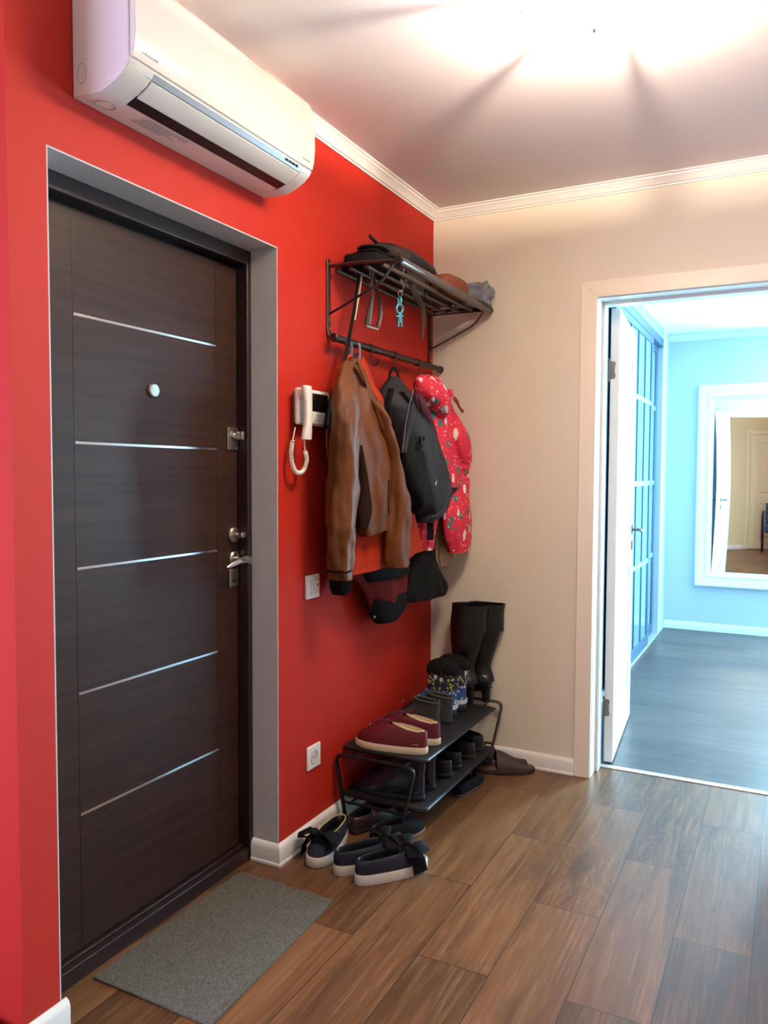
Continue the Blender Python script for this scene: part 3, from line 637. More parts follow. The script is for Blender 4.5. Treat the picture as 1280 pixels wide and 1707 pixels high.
# ------------------------------------------------------------------ hanging garments
gb = thing('leather_jacket', 'brown leather jacket hanging in front at the left of the hook rail', 'jacket', tuple(at(620, 890, 'x', 0.17)))
put('body', garment([(599, 583, 597, .085, .014), (612, 578, 604, .09, .028), (643, 569, 618, .10, .045), (680, 566, 636, .115, .055), (715, 566, 647, .125, .06), (760, 577, 650, .135, .06), (820, 585, 650, .145, .058), (870, 589, 649, .15, .055), (884, 591, 647, .15, .054)],
    n=60, seg=84, fold=0.13, kf=(5, 9), wr=0.011, ws=15, seed=1.3, skew=0.016), LEATHER, gb, angle=80)
put('sleeve', garment([(603, 572, 585, .12, .010), (620, 565, 590, .135, .018), (650, 558, 594, .15, .030), (685, 554, 598, .16, .040), (725, 551, 599, .16, .045), (790, 549, 598, .155, .048), (852, 546.5, 596, .15, .048), (890, 546, 592, .15, .044), (915, 546, 589, .15, .042), (950, 547.5, 586.5, .15, .040), (966, 548, 585, .15, .040)],
    n=70, seg=56, fold=0.12, kf=(3, 5), wr=0.012, ws=17, seed=4.1), LEATHER, gb, angle=80)
put('sleeve', garment([(668, 616, 636, .17, .016), (690, 622, 645, .19, .028), (715, 632, 654, .20, .034), (745, 641, 661, .205, .038), (790, 645, 673, .21, .042), (837, 645, 684, .215, .042), (884, 644, 684, .215, .040), (925, 645, 683, .215, .038), (944, 645, 682, .215, .038)],
    n=60, seg=56, fold=0.11, kf=(3, 5), wr=0.011, ws=16, seed=2.2), LEATHER, gb, angle=80)
P_ = lambda x, *pts: [at(px, py, 'x', x) for px, py in pts]
put('collar', MB().tube(P_(.165, (575, 655))+P_(.125, (577, 628), (583, 606), (590, 600), (598, 606))+P_(.15, (607, 628), (614, 655)), [.004, .008, .011, .011, .011, .009, .004], 12, flat=(0.6, 1.3)), LEATHER, gb)
put('hanging_loop', MB().tube(P_(.09, (588, 604), (589, 594), (593, 590), (597, 595), (597, 604)), 0.0022, 8), BLACK, gb)
put('cuff_seam', garment([(949.5, 546.2, 587.8, .15, .0425), (953, 546.2, 587.8, .15, .0425)], n=4, seg=56, hem=False, fold=.10, kf=(3, 5), seed=4.1), LINING, gb)
put('cuff_button', MB().ball(at(680, 939, 'x', .245), 0.005), SATIN, gb, label='small metal snap on the right cuff')
put('pocket_welt', MB().tube(P_(.243, (648, 800), (647, 830), (648.5, 856)), 0.003, 8, flat=(0.6, 1.4)), LINING, gb)

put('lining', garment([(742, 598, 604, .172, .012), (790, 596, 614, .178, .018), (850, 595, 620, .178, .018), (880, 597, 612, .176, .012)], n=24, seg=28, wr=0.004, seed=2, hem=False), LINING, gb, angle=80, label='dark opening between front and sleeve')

go = thing('orange_jacket', 'rust orange jacket hanging right behind the brown leather jacket', 'jacket', tuple(at(630, 945, 'x', 0.12)))
put('body', garment([(600, 588, 606, .055, .012), (612, 578, 613, .06, .022), (643, 574, 624, .075, .04), (671, 572, 640, .085, .05), (715, 570, 656, .095, .055), (760, 568, 665, .10, .058), (850, 568, 681, .105, .06), (925, 568, 697, .105, .06), (938, 568, 699, .105, .06)],
    n=48, seg=64, fold=0.12, kf=(7, 11), wr=0.006, seed=5.5, skew=0.02), ORANGE, go, angle=80)
put('hanging_loop', MB().tube(P_(.075, (577, 606), (578, 596), (584, 592), (588, 597), (589, 606)), 0.0035, 8), mat('orange_webbing', (226, 84, 30), 0.7), go, label='bright orange hanging loop')

gm_ = thing('dark_winter_jacket', 'maroon and black winter jacket hanging lowest, with a snap at its hem', 'jacket', tuple(at(645, 1037, 'x', 0.08)))
put('body', garment([(625, 582, 606, .045, .014), (700, 575, 630, .055, .03), (850, 566, 650, .06, .042), (930, 570, 672, .065, .045), (965, 596, 678, .07, .045), (990, 610, 679, .07, .045), (1010, 616, 678, .07, .042)],
    n=40, seg=48, fold=0.08, kf=(5, 9), wr=0.006, seed=3.3), MAROON, gm_, angle=80)
put('hem_band', garment([(990, 611, 680, .07, .046), (1008, 613, 680, .07, .046), (1022, 617, 675, .07, .044), (1034, 624, 664, .07, .036)], n=16, seg=40, wr=0.003, seed=3.3), BLACKCLOTH, gm_, angle=80, label='black hem band')
put('upper_band', garment([(938, 596, 683, .085, .046), (950, 600, 683, .088, .05), (962, 606, 682, .085, .046)], n=10, seg=40, wr=0.004, seed=1.1), BLACKCLOTH, gm_, angle=80)
put('sleeve', garment([(880, 552, 586, .055, .03), (940, 550, 585, .06, .034), (975, 550, 584, .06, .034), (990, 555, 579, .06, .028)], n=20, seg=32, fold=0.06, wr=0.006, seed=8), BLACKCLOTH, gm_, angle=80)
sp_ = at(627, 1024, 'x', .075); put('snap', MB().lathe(sp_+Vector((0.02, -0.05, 0)), (0.45, -0.89, 0), [(0, 0), (0.006, 0), (0.005, 0.003), (0, 0.003)], 16), CHROME, gm_, label='round metal snap')

bg = thing('shoulder_bag', 'black leather shoulder bag squeezed behind the brown jacket, its long strap on the shelf bar', 'bag', tuple(at(552, 790, 'x', 0.06)))
put('bag_body', garment([(664, 548, 560, .05, .010), (685, 543, 566, .055, .020), (708, 540, 570, .06, .026), (722, 543, 574, .06, .028), (760, 545, 578, .06, .028), (785, 549, 576, .06, .024)], n=30, seg=32, wr=0.004, seed=2), BLKLEATHER, bg, angle=80)
sv_ = MB().tube([at(599, 453, 'x', .088)+Vector((0, 0, 0.008)), at(597, 470, 'x', .088), at(590, 520, 'x', .085), at(582, 562, 'x', .083), at(574, 605, 'x', .082), at(566, 636, 'x', .085), at(557, 668, 'x', .075)],
    [.0062, .0062, .0062, .0065, .0075, .0095, .006], 10, flat=(0.22, 1.0), up=(0.5, -0.86, 0))
put('shoulder_strap', sv_, BLACKCLOTH, bg)
put('strap_lining', MB().tube([at(603, 453, 'x', .088), at(600, 475, 'x', .088), at(595, 505, 'x', .087), at(591, 533, 'x', .087)], [.0045, .0055, .0055, .004], 8, flat=(0.2, 1.0), up=(0.5, -0.86, 0)), mat('cream_leather', (226, 206, 160), 0.5), bg, label='pale underside of the twisted strap')
put('zipper', MB().tube([at(545, 714, 'x', .088), at(544.5, 735, 'x', .088), at(546, 762, 'x', .085)], 0.0018, 6), SATIN, bg)

bp = thing('backpack', 'black and navy backpack hanging from the third hook beside the brown jacket', 'backpack', tuple(at(705, 875, 'x', 0.14)))
put('bag_body', garment([(628, 649, 664, .085, .014), (640, 642, 673, .09, .024), (650, 637, 682, .098, .036), (662, 634, 694, .11, .050), (681, 637, 706, .12, .062), (715, 646, 722, .13, .074), (752, 656, 735, .135, .08), (790, 664, 746, .14, .085), (822, 672, 750, .14, .084), (845, 680, 744, .14, .075), (862, 688, 730, .14, .055), (870, 695, 718, .14, .035)],
    n=48, seg=56, fold=0.03, wr=0.008, ws=12, seed=6.1, sq=0.8), CHARCOAL, bp, angle=80)
put('bottom_panel', garment([(806, 690, 749, .15, .074), (822, 690, 751.5, .15, .080), (845, 690, 746, .15, .072), (860, 690, 735, .15, .058), (870, 697, 722, .15, .035)], n=24, seg=48, wr=0.003, ws=12, seed=6.1, sq=0.8), NAVYNYL, bp, angle=80, label='navy bottom panel')
put('mesh_pocket', garment([(752, 668, 706, .19, .030), (775, 668, 710, .195, .036), (815, 674, 711, .20, .038), (842, 682, 708, .195, .034), (856, 688, 700, .19, .02)], n=24, seg=40, wr=0.004, seed=2.1, sq=0.8), BLACKCLOTH, bp, angle=80, label='black mesh side pocket')
put('haul_loop', MB().tube(P_(.09, (648, 642), (650, 622), (655, 614), (660, 617), (665, 630), (671, 646)), 0.0065, 10, flat=(0.5, 1.2)), BLACKCLOTH, bp)
put('shoulder_strap', MB().tube(P_(.155, (652, 648), (646, 672), (647, 700), (654, 725), (664, 745)), 0.011, 10, flat=(0.35, 1.3)), BLACKCLOTH, bp)
put('shoulder_strap', MB().tube(P_(.20, (668, 652), (684, 672), (682, 700), (676, 735), (673, 755)), 0.010, 10, flat=(0.3, 1.2)), NAVYNYL, bp)
put('drawcord', MB().tube(P_(.222, (690, 648), (682, 675), (675, 715), (671, 752)), 0.0016, 6), mat('grey_cord', (96, 90, 88), 0.7), bp)
put('piping', MB().tube(P_(.195, (697, 655), (704, 690), (710, 720), (716, 760), (722, 800)), 0.0018, 6), BLACK, bp)
bk = at(704, 731, 'x', .215)
put('buckle', MB().tube([bk+Vector((0, -0.022, 0.008)), bk+Vector((0, -0.014, -0.016)), bk+Vector((0, 0.014, -0.012)), bk+Vector((0, 0.026, 0.008))], 0.005, 8).tube([bk+Vector((0, -0.016, 0.0)), bk+Vector((0, 0.018, 0.006))], 0.009, 8, flat=(0.4, 1)), BLACK, bp)
lgp = at(727.5, 802, 'x', .215)
put('logo_patch', MB().tube([lgp+Vector((0, 0.006, 0.016)), lgp+Vector((0, -0.008, -0.016))], 0.007, 4, flat=(0.3, 1), up=(1, 0, 0)), mat('pale_patch', (196, 204, 212), 0.4), bp, label='small pale logo patch')

ks = thing('snowsuit', "red child's snowsuit printed with small white and teal motifs, hood up, nearest the corner", 'snowsuit', tuple(at(765, 918, 'x', 0.18)))
put('torso', garment([(668, 704, 752, .13, .04), (690, 706, 760, .14, .05), (715, 708, 770, .15, .056), (745, 708, 777, .155, .058), (784, 704, 780, .155, .058), (812, 700, 781, .155, .056)], n=36, seg=56, fold=0.05, wr=0.006, seed=1, hem=False), KIDRED, ks, angle=80)
put('trouser_leg', garment([(790, 742, 781, .165, .05), (830, 738, 783, .175, .05), (860, 735.5, 785, .18, .048), (890, 739, 785.5, .18, .044), (910, 745, 784, .18, .040), (919, 747, 783, .18, .037)], n=36, seg=44, fold=0.06, wr=0.006, seed=7), KIDRED, ks, angle=80)
put('trouser_leg', garment([(795, 704, 745, .12, .045), (840, 692, 735, .115, .045), (880, 690, 727, .115, .042), (905, 692, 723, .115, .038), (916, 694, 722, .115, .035)], n=30, seg=44, fold=0.06, wr=0.006, seed=9), KIDRED, ks, angle=80)
put('sleeve', garment([(688, 748, 762, .185, .018), (700, 748, 769, .195, .028), (715, 748, 777, .205, .036), (730, 749, 783, .21, .040), (755, 753, 785.5, .21, .040), (770, 757, 786, .21, .038)], n=30, seg=44, fold=0.05, wr=0.006, seed=3), KIDRED, ks, angle=80)
put('cuff', garment([(766, 759, 784.5, .21, .030), (774, 761, 783.5, .21, .028), (781, 760, 783, .21, .028)], n=10, seg=36, fold=0.05, seed=3), KIDRED, ks, angle=80)
put('hood', garment([(626, 706, 722, .13, .014), (628, 698, 730, .135, .03), (636, 690, 738, .145, .05), (648, 688, 744, .15, .062), (662, 690, 749, .155, .068), (676, 697, 750, .16, .066), (690, 708, 747, .165, .055), (699, 720, 741, .165, .035)],
    n=36, seg=52, fold=0.03, kf=(3, 5), wr=0.008, ws=16, seed=5, hem=False), KIDRED, ks, angle=80)
put('hood_lining', garment([(655, 690, 701, .170, .012), (668, 690, 709, .180, .020), (685, 694, 716, .185, .024), (700, 700, 722, .185, .024), (716, 708, 727, .18, .018), (735, 716, 731, .175, .012)], n=20, seg=32, wr=0.004, seed=5, hem=False), PURPLE, ks, angle=80, label='dark plum hood lining')
e_ = at(750, 656, 'x', .20)
put('ear_knob', MB().ball(e_, 0.016, 0.016, 0.018), KIDRED, ks)
put('toggle', MB().tube(P_(.215, (757, 664), (762, 670), (765, 678), (771, 686)), [.009, .007, .005, .007], 10), mat('dusty_red_cord', (150, 58, 52), 0.7), ks)
put('grey_patch', MB().ball(at(744, 682, 'x', .222), 0.006, 0.017, 0.018), mat('grey_felt', (172, 168, 172), 0.8), ks, label='grey rounded patch on the hood')
put('grey_patch', MB().ball(at(722, 666, 'x', .214), 0.005, 0.012, 0.009), mat('grey_felt', (172, 168, 172), 0.8), ks)
put('leg_strap', MB().tube(P_(.165, (717, 868), (717.5, 885), (717, 900)), 0.014, 8, flat=(0.15, 1), up=(.6, -.8, 0)), BLACKCLOTH, ks)
put('zip_pull', MB().tube(P_(.19, (757, 920), (757.5, 930)), 0.0022, 6), SATIN, ks)

be = thing('beige_coat', 'beige garment hanging in the corner behind the red snowsuit', 'coat', tuple(at(760, 930, 'x', 0.07)))
put('body', garment([(700, 728, 752, .045, .012), (760, 726, 765, .05, .02), (800, 724, 775, .055, .03), (860, 724, 783, .06, .032), (905, 726, 790, .06, .032), (917, 727, 792, .06, .032)], n=34, seg=44, fold=0.12, kf=(7, 10), wr=0.004, seed=12), BEIGE, be, angle=80)
put('inner_layer', garment([(850, 724, 757, .095, .016), (900, 726, 757, .10, .016), (932, 729, 754, .10, .014), (942, 731, 750, .10, .012)], n=20, seg=32, fold=0.15, seed=2), BEIGE, be, angle=80)

bt = thing('black_trousers', 'black garment with a flared zipped hem hanging below the backpack', 'trousers', tuple(at(715, 1000, 'x', 0.11)))
put('body', garment([(860, 694, 716, .085, .022), (900, 690, 718, .09, .028), (930, 686, 724, .10, .034), (960, 682, 736, .105, .038), (982, 679, 746, .11, .040), (996, 679, 744, .11, .040)], n=34, seg=48, fold=0.10, kf=(5, 8), wr=0.004, seed=4, skew=-0.004), BLACKCLOTH, bt, angle=80)
put('zipper', MB().tube(P_(.15, (722, 936), (732, 962), (738, 988)), 0.0016, 6), mat('olive_brass_zip', (96, 84, 50), 0.4, 0.6), bt)

# ------------------------------------------------------------------ things hanging under the shelf
def ribbon(pts, wd, th=0.14): return MB().tube(pts, wd, 10, flat=(th, 1.0), up=(0.45, -0.89, 0))
bl = thing('leather_belt', 'looped black brown leather strap with a metal tip hanging under the hat shelf', 'belt', tuple(at(622, 548, 'x', .15)))
put('belt_strap', ribbon(P_(.150, (621, 452), (619, 470), (621, 492), (617, 515), (613, 541)), [.003, .004, .006, .010, .014]).tube(P_(.156, (622, 455), (627, 478), (633, 500), (635, 522), (630, 546)), [.003, .0045, .006, .0075, .0065], 10, flat=(0.14, 1.0), up=(0.45, -0.89, 0)), mat('brown_black_leather', (34, 24, 18), 0.45), bl, angle=80)
put('metal_tip', ribbon([at(611, 543, 'x', .158), at(621, 546, 'x', .158), at(631, 549, 'x', .158)], [.0035, .004, .0035], 0.6), SATIN, bl, label='bright metal tip')
put('wire_hook', MB().tube(P_(.150, (626, 441), (621, 446), (616, 452), (617, 458), (621, 458)), 0.0018, 8), CHROME, bl)
kc = thing('keychain', 'teal figure keychain hanging from a silver hook under the hat shelf', 'keychain', tuple(at(666, 545, 'x', .212)))
put('hook', MB().tube(P_(.212, (673, 448), (672, 458), (668, 466), (671, 474), (673, 480), (670, 486), (665, 484)), 0.0018, 8), CHROME, kc)
put('ring', MB().tube([at(667+3.3*math.sin(t), 489+6*math.cos(t), 'x', .212) for t in [2*PI*i/20 for i in range(20)]], 0.0012, 6, closed=True), CHROME, kc)
TEAL = mat('teal_plastic', (52, 158, 172), 0.35)
fg = MB()
for a in (663.5, 668.5): fg.tube(P_(.212, (a, 497), (a+(.7 if a < 666 else -.7), 506)), .0038, 10)
fg.tube([at(666+5.2*math.cos(t), 515+7.5*math.sin(t), 'x', .212) for t in [2*PI*i/24 for i in range(24)]], 0.0042, 8, closed=True)
fg.ball(at(666.5, 530, 'x', .212), 0.008, 0.010, 0.019)
fg.tube(P_(.212, (661, 527), (666, 528), (672, 526)), .0032, 8)
for a in (664, 669): fg.tube(P_(.212, (a, 535), (a, 545)), .0038, 8)
put('figure', fg, TEAL, kc, angle=80)
bd = thing('khaki_band', 'khaki and black fabric band trailing down from the right half of the hat shelf', 'strap', tuple(at(703, 566, 'x', .18)))
put('band', ribbon([at(680, 452, 'x', .20), at(684, 470, 'x', .20), at(692, 490, 'x', .195), at(704, 512, 'x', .19), at(706, 540, 'x', .18), at(703, 566, 'x', .18)], [.004, .010, .014, .012, .008, .004]), mat('khaki_webbing', (66, 54, 38), 0.8, var=.3), bd, angle=80)
put('band_tail', ribbon([at(712, 470, 'x', .20), at(708, 488, 'x', .195), at(705, 505, 'x', .19)], [.003, .003, .003]), BLACKCLOTH, bd)

# ------------------------------------------------------------------ things lying on the hat shelf
def blob(c, r, nz=0.15, fr=9, sq=0.75, seed=0, m=20, n=36, zmin=None, rot=0.0):
    C = Vector(c); R = []
    for i in range(m+1):
        ph = max(1e-3, min(PI-1e-3, PI*i/m)); ring = []
        for j in range(n):
            th = 2*PI*j/n; f = lambda v: math.copysign(abs(v)**sq, v)
            d = Vector((f(math.sin(ph))*f(math.cos(th))*r[0], f(math.sin(ph))*f(math.sin(th))*r[1], -f(math.cos(ph))*r[2]))
            k = 1+nz*(noise.noise(Vector((d.x*fr+seed, d.y*fr, d.z*fr*1.6)))*1.6+0.6*noise.noise(Vector((d.x*fr*2.7, d.y*fr*2.7+seed, d.z*fr*4))))
            d = d*k; d = Vector((d.x*math.cos(rot)-d.y*math.sin(rot), d.x*math.sin(rot)+d.y*math.cos(rot), d.z)); p = C+d
            if zmin is not None and p.z < zmin: p.z = zmin
            ring.append(p)
        R.append(ring)
    return MB().rings(R)
SZ = BZ+0.0075
def lie(px, py, x): q = at(px, py, 'x', x); return q
fb = thing('folded_bag', 'black folded fabric bag at the near end of the hat shelf', 'bag', (0.10, -0.77, SZ))
put('bag_body', blob((0.105, -0.765, SZ+0.028), (0.085, 0.145, 0.030), 0.10, 12, 0.5, 3, zmin=SZ), BLACKCLOTH, fb, angle=80)
put('flap', blob((0.12, -0.80, SZ+0.052), (0.07, 0.10, 0.008), 0.12, 12, 0.6, 5), BLACKCLOTH, fb, angle=80)
cp = thing('cap', 'dark brown cap with a flat black peak lying on the folded black bag', 'cap', (0.14, -0.72, SZ+0.055))
put('crown', blob((0.155, -0.700, SZ+0.078), (0.050, 0.062, 0.030), 0.06, 9, 0.9, 2), mat('dark_brown_suede', (52, 32, 25), 0.8, bump=.3, bscale=80), cp, angle=80)
put('peak', blob((0.115, -0.790, SZ+0.082), (0.055, 0.070, 0.008), 0.05, 9, 0.8, 4, rot=0.3), mat('black_brown_peak', (30, 18, 18), 0.6), cp, angle=80)
ump = thing('folded_umbrella', 'dark folded umbrella lying lengthwise on top of the hat shelf', 'umbrella', (0.10, -0.5, SZ+0.06))
put('canopy', MB().tube([(0.085, -0.70, SZ+0.122), (0.088, -0.62, SZ+0.124), (0.095, -0.52, SZ+0.122), (0.10, -0.40, SZ+0.116), (0.105, -0.32, SZ+0.108), (0.105, -0.275, SZ+0.102), (0.105, -0.262, SZ+0.100)], [0.018, 0.036, 0.044, 0.046, 0.043, 0.032, 0.014], 18, flat=(0.85, 1.1)), mat('dark_umbrella_cloth', (24, 17, 19), 0.6, bump=.4, bscale=50), ump, angle=80)
put('umbrella_tip', MB().tube([(0.086, -0.69, SZ+0.125), (0.085, -0.74, SZ+0.138), (0.084, -0.765, SZ+0.143)], [0.010, 0.007, 0.007], 10), BLACK, ump)
dg = thing('olive_cloth', 'dark olive folded cloth lying on the bars beneath the umbrella', 'cloth', (0.10, -0.36, SZ))
put('folded_layers', blob((0.085, -0.34, SZ+0.034), (0.068, 0.24, 0.038), 0.10, 12, 0.5, 4, zmin=SZ), mat('dark_olive_cloth', (44, 44, 34), 0.85, bump=.4, bscale=70), dg, angle=80)
bh = thing('brown_hat', 'brown folded felt hat on the far half of the hat shelf', 'hat', (0.21, -0.32, SZ))
put('crown', blob((0.208, -0.305, SZ+0.040), (0.055, 0.125, 0.044), 0.08, 12, 0.7, 8, zmin=SZ), mat('brown_felt', (124, 62, 34), 0.85, bump=.3, bscale=90, var=.2), bh, angle=80)
put('hat_brim', blob((0.208, -0.30, SZ+0.006), (0.060, 0.145, 0.006), 0.04, 12, 0.8, 8, zmin=SZ), mat('dark_plum_felt', (56, 32, 44), 0.85), bh, angle=80)
gs = thing('grey_scarf', 'crumpled grey blue cloth bundled at the far end of the hat shelf', 'scarf', (0.23, -0.10, SZ))
put('bundle', blob((0.232, -0.098, SZ+0.046), (0.088, 0.052, 0.050), 0.26, 24, 0.65, 1, m=30, n=52, zmin=SZ), mat('grey_blue_cloth', (112, 116, 124), 0.85, bump=.4, bscale=60, var=.35, vscale=24), gs, angle=80)

# ------------------------------------------------------------------ shoe rack
SY0, SY1, BH = -0.845, -0.115, 0.283
sr = thing('shoe_rack', 'low two-tier black shoe rack with bent tube ends under the coats', 'shoe rack', (0.19, (SY0+SY1)/2, 0))
TUBE = mat('dark_tube_metal', (40, 38, 42), 0.3, 0.7)
def arc(P, r=0.035, n=5):                   # round the corners of a polyline
    P = [Vector(p) for p in P]; out = [P[0]]
    for i in range(1, len(P)-1):
        a, b, c = P[i-1], P[i], P[i+1]; u = (a-b).normalized(); v = (c-b).normalized()
        for k in range(n+1):
            t = k/n; s, e = b+u*r, b+v*r; out.append(s.lerp(b, t).lerp(b.lerp(e, t), t))
    out.append(P[-1]); return out
for y, m, zt, xt, xb in ((-0.885, TUBE, 0.264, 0.333, 0.272), (-0.040, GREYTUBE, 0.284, 0.366, 0.305)):
    put('end_frame', MB().tube(arc([(0.058, y, 0.010), (0.012, y, zt), (xt, y, zt), (xb, y, 0.010)]), 0.0078, 12, flat=(0.75, 1.25)), m, sr)
    put('cross_tube', MB().tube([(0.043, y, 0.092), (xb+0.020, y, 0.092)], 0.005, 10), m, sr)
    for x in (0.058, xb): put('foot', MB().lathe((x, y, 0.0005), (0, 0, 1), [(0, 0), (0.010, 0), (0.010, 0.008), (0, 0.013)], 14), BLACK, sr)
SHELF = mat('black_mesh_shelf', (27, 24, 23), 0.5, bump=0.8, bscale=420, spec=0.4)
for z, nm in ((BH-0.012, 'upper_shelf'), (0.094, 'lower_shelf')):
    x0_, x1_ = 0.014, 0.352
    s_ = put(nm, MB().prism([(x0_+0.004, SY0), (x1_-0.03, SY0), (x1_-0.008, SY0+0.008), (x1_, SY0+0.03), (x1_, SY1-0.01), (x1_-0.01, SY1), (x0_+0.004, SY1)], z, z+0.012, 'z'), SHELF, sr, bevel=0.003)
    edge = [(x0_+0.002, SY1), (x0_+0.002, SY0+0.004), (x1_-0.002, SY0), (x1_+0.002, SY1)]
    put('edge_tube', MB().tube(arc([(x, y, z+0.004) for x, y in edge], .03), 0.0062, 10), TUBE, s_)
    for x in (0.07, 0.29):
        put('support_rod', MB().tube([(x, -0.885, z-0.006), (x, -0.040, z-0.004)], 0.0045, 10), TUBE, s_)

# ------------------------------------------------------------------ footwear
SOLE = mat('cream_rubber', (212, 196, 166), 0.6, var=.08); SOLEW = mat('off_white_rubber', (198, 192, 178), 0.6, var=.08)
BURG = mat('burgundy_leather', (92, 12, 28), 0.5, bump=.3, bscale=80, var=.12)
CREAML = mat('cream_shoe_lining', (206, 184, 144), 0.8); BLKSOLE = mat('black_rubber', (18, 17, 17), 0.6)
GREYSUEDE = mat('grey_suede', (44, 44, 42), 0.9, bump=.4, bscale=120, var=.2); NAVYC = mat('navy_canvas', (15, 15, 34), 0.8, bump=.4, bscale=200)
BRN = mat('brown_slipper_leather', (52, 34, 28), 0.45, bump=.3, bscale=60, var=.15)
class Shoe:
    """local frame: x from heel (0) to toe (L), y across, z up; placed by heel point and heading"""
    def __init__(s, nm, label, cat, heel, ang, L_, W_, z0=0.0006, group=None, lean=0.0):
        s.L, s.W, s.c, s.s, s.h, s.z0 = L_, W_, math.cos(ang), math.sin(ang), heel, z0
        s.r = thing(nm, label, cat, (heel[0]+s.c*L_/2, heel[1]+s.s*L_/2, z0), group)
        s.lv = []; s.lean = lean
    def P(s, x, y, z): return Vector((s.h[0]+s.c*x-s.s*y, s.h[1]+s.s*x+s.c*y, s.z0+z))
    def ring(s, f0, f1, wf, z, tilt=0.0, n=36, dz=0.0):
        a, b = f0*s.L, f1*s.L; mid, hl = (a+b)/2, (b-a)/2; out = []
        for j in range(n):
            t = 2*PI*j/n; u = math.copysign(abs(math.cos(t))**0.82, math.cos(t)); v = math.copysign(abs(math.sin(t))**0.82, math.sin(t))
            x = mid+hl*u; fr = x/s.L; ww = 0.80+0.22*max(0, min(1, (fr-0.25)/0.45)) if wf > 0 else 1
            out.append(s.P(x+s.lean*z, v*s.W/2*abs(wf)*ww, z+tilt*(fr-f0)+dz))
        return out
    def sole(s, m, th=0.026, heel=0.0):
        put('sole', MB().rings([s.ring(0.012, 0.985, 0.96, 0.0), s.ring(0.0, 1.0, 1.0, 0.004), s.ring(0.0, 1.0, 1.0, th-0.004), s.ring(0.008, 0.99, 0.97, th)]), m, s.r, angle=50)
        s.th = th
    def upper(s, m, levels, lining, col, depth=0.05, name='upper'):
        """levels of (z, back, front, width, tilt); the last is the collar"""
        R = [s.ring(l[1], l[2], l[3], l[0], l[4] if len(l) > 4 else 0) for l in levels]
        l = levels[-1]; tl = l[4] if len(l) > 4 else 0
        R.append(s.ring(l[1]+0.02, l[2]-0.02, l[3]*0.88, l[0]+0.001, tl))
        put(name, MB().rings(R, True, False), m, s.r, angle=70)
        put('lining', MB().rings([s.ring(l[1]+0.018, l[2]-0.018, l[3]*0.90, l[0]+0.0014, tl), s.ring(l[1]+0.035, l[2]-0.035, l[3]*0.80, l[0]-0.004, tl), s.ring(l[1]+0.05, l[2]-0.03, l[3]*0.80, l[0]-depth, tl*0.5)], False, True), lining, s.r, angle=70)
        s.lv = levels
    def zat(s, f):                           # instep height at fraction f
        lv = s.lv
        for a, b in zip(lv, lv[1:]):
            if b[2] <= f <= a[2]:
                t = (a[2]-f)/max(1e-6, a[2]-b[2]); ta = a[4] if len(a) > 4 else 0; tb = b[4] if len(b) > 4 else 0
                return (a[0]+ta*(a[2]-a[1]))*(1-t)+(b[0]+tb*(b[2]-b[1]))*t
        return lv[-1][0]
    def laces(s, m, f0, f1, n=4, w=0.2, dz=0.004):
        for k in range(n):
            f = f0+(f1-f0)*k/max(1, n-1); z = s.zat(f)+dz
            put('lace', MB().tube([s.P(f*s.L-0.004, -s.W*w, z-0.006), s.P(f*s.L, -s.W*w*0.5, z), s.P(f*s.L+0.003, s.W*w*0.5, z), s.P(f*s.L-0.002, s.W*w, z-0.006)], 0.0022, 8), m, s.r)
    def tongue(s, m, f, z, ln=0.05, w=0.36):
        put('tongue', MB().rings([[s.P(f*s.L+dx, sy*s.W*w/2*ww, z+dz+t) for sy, t in ((-1, 0), (-.5, .004), (.5, .004), (1, 0), (.5, -.003), (-.5, -.003))] for dx, dz, ww in ((0.03, -0.012, .9), (0.0, 0.0, 1), (-ln*0.5, ln*0.28, 1.05), (-ln*0.72, ln*0.52, .8))]), m, s.r, angle=70)

LOW = [(0.020, .012, .985, .95), (0.036, .010, .965, .95), (0.048, .012, .92, .90), (0.056, .015, .84, .84), (0.062, .018, .76, .76, .01), (0.066, .02, .68, .66, .03), (0.068, .03, .60, .56, .04), (0.067, .04, .54, .50, .045)]
def sneaker(nm, label, heel, ang, L_, W_, z0, um, sm, lm, lace, group=None, th=0.026, levels=LOW):
    s = Shoe(nm, label, 'shoe', heel, ang, L_, W_, z0, group); s.sole(sm, th); s.upper(um, levels, lm, None)
    if lace: s.laces(lace, .56, .80, 5); s.tongue(um, .50, s.zat(.5)+.004)
    return s
ZS = BH+0.001
SNK = [(0.022, .012, .985, .95), (0.040, .008, .965, .95), (0.054, .008, .92, .91), (0.066, .010, .84, .85), (0.075, .012, .76, .78, .01), (0.081, .014, .68, .70, .02), (0.083, .02, .58, .62, .03), (0.080, .03, .49, .56, .035)]
TRIM = ((.045, 0, .083), (.10, .021, .083), (.25, .025, .088), (.38, .023, .097), (.47, .012, .104))
r1 = sneaker('sneaker', 'burgundy lace-up sneaker with cream sole, at the very front of the shelf', (0.335, -0.782), PI+0.06, 0.285, 0.098, ZS, BURG, SOLE, CREAML, BURG, levels=SNK)
put('toe_mark', MB().tube([r1.P(.80*.285, .012, r1.zat(.80)+.004), r1.P(.77*.285, .020, r1.zat(.77)+.005)], .005, 4, flat=(.2, 1)), SOLE, r1.r)
q = r1.P(0.035, 0.041, 0.040)
put('heel_logo', MB().tube([r1.P(0.022, .0405, .040), r1.P(0.030, .0415, .043), r1.P(0.040, .042, .040), r1.P(0.048, .0425, .042)], [.003, .004, .003, .0015], 6, flat=(.5, 1)), mat('dull_gold_print', (150, 112, 60), 0.5), r1.r, label='small gold animal shaped mark')
put('collar_trim', MB().tube([r1.P(x*.285, y, z) for x, y, z in TRIM], .0035, 8), CREAML, r1.r)
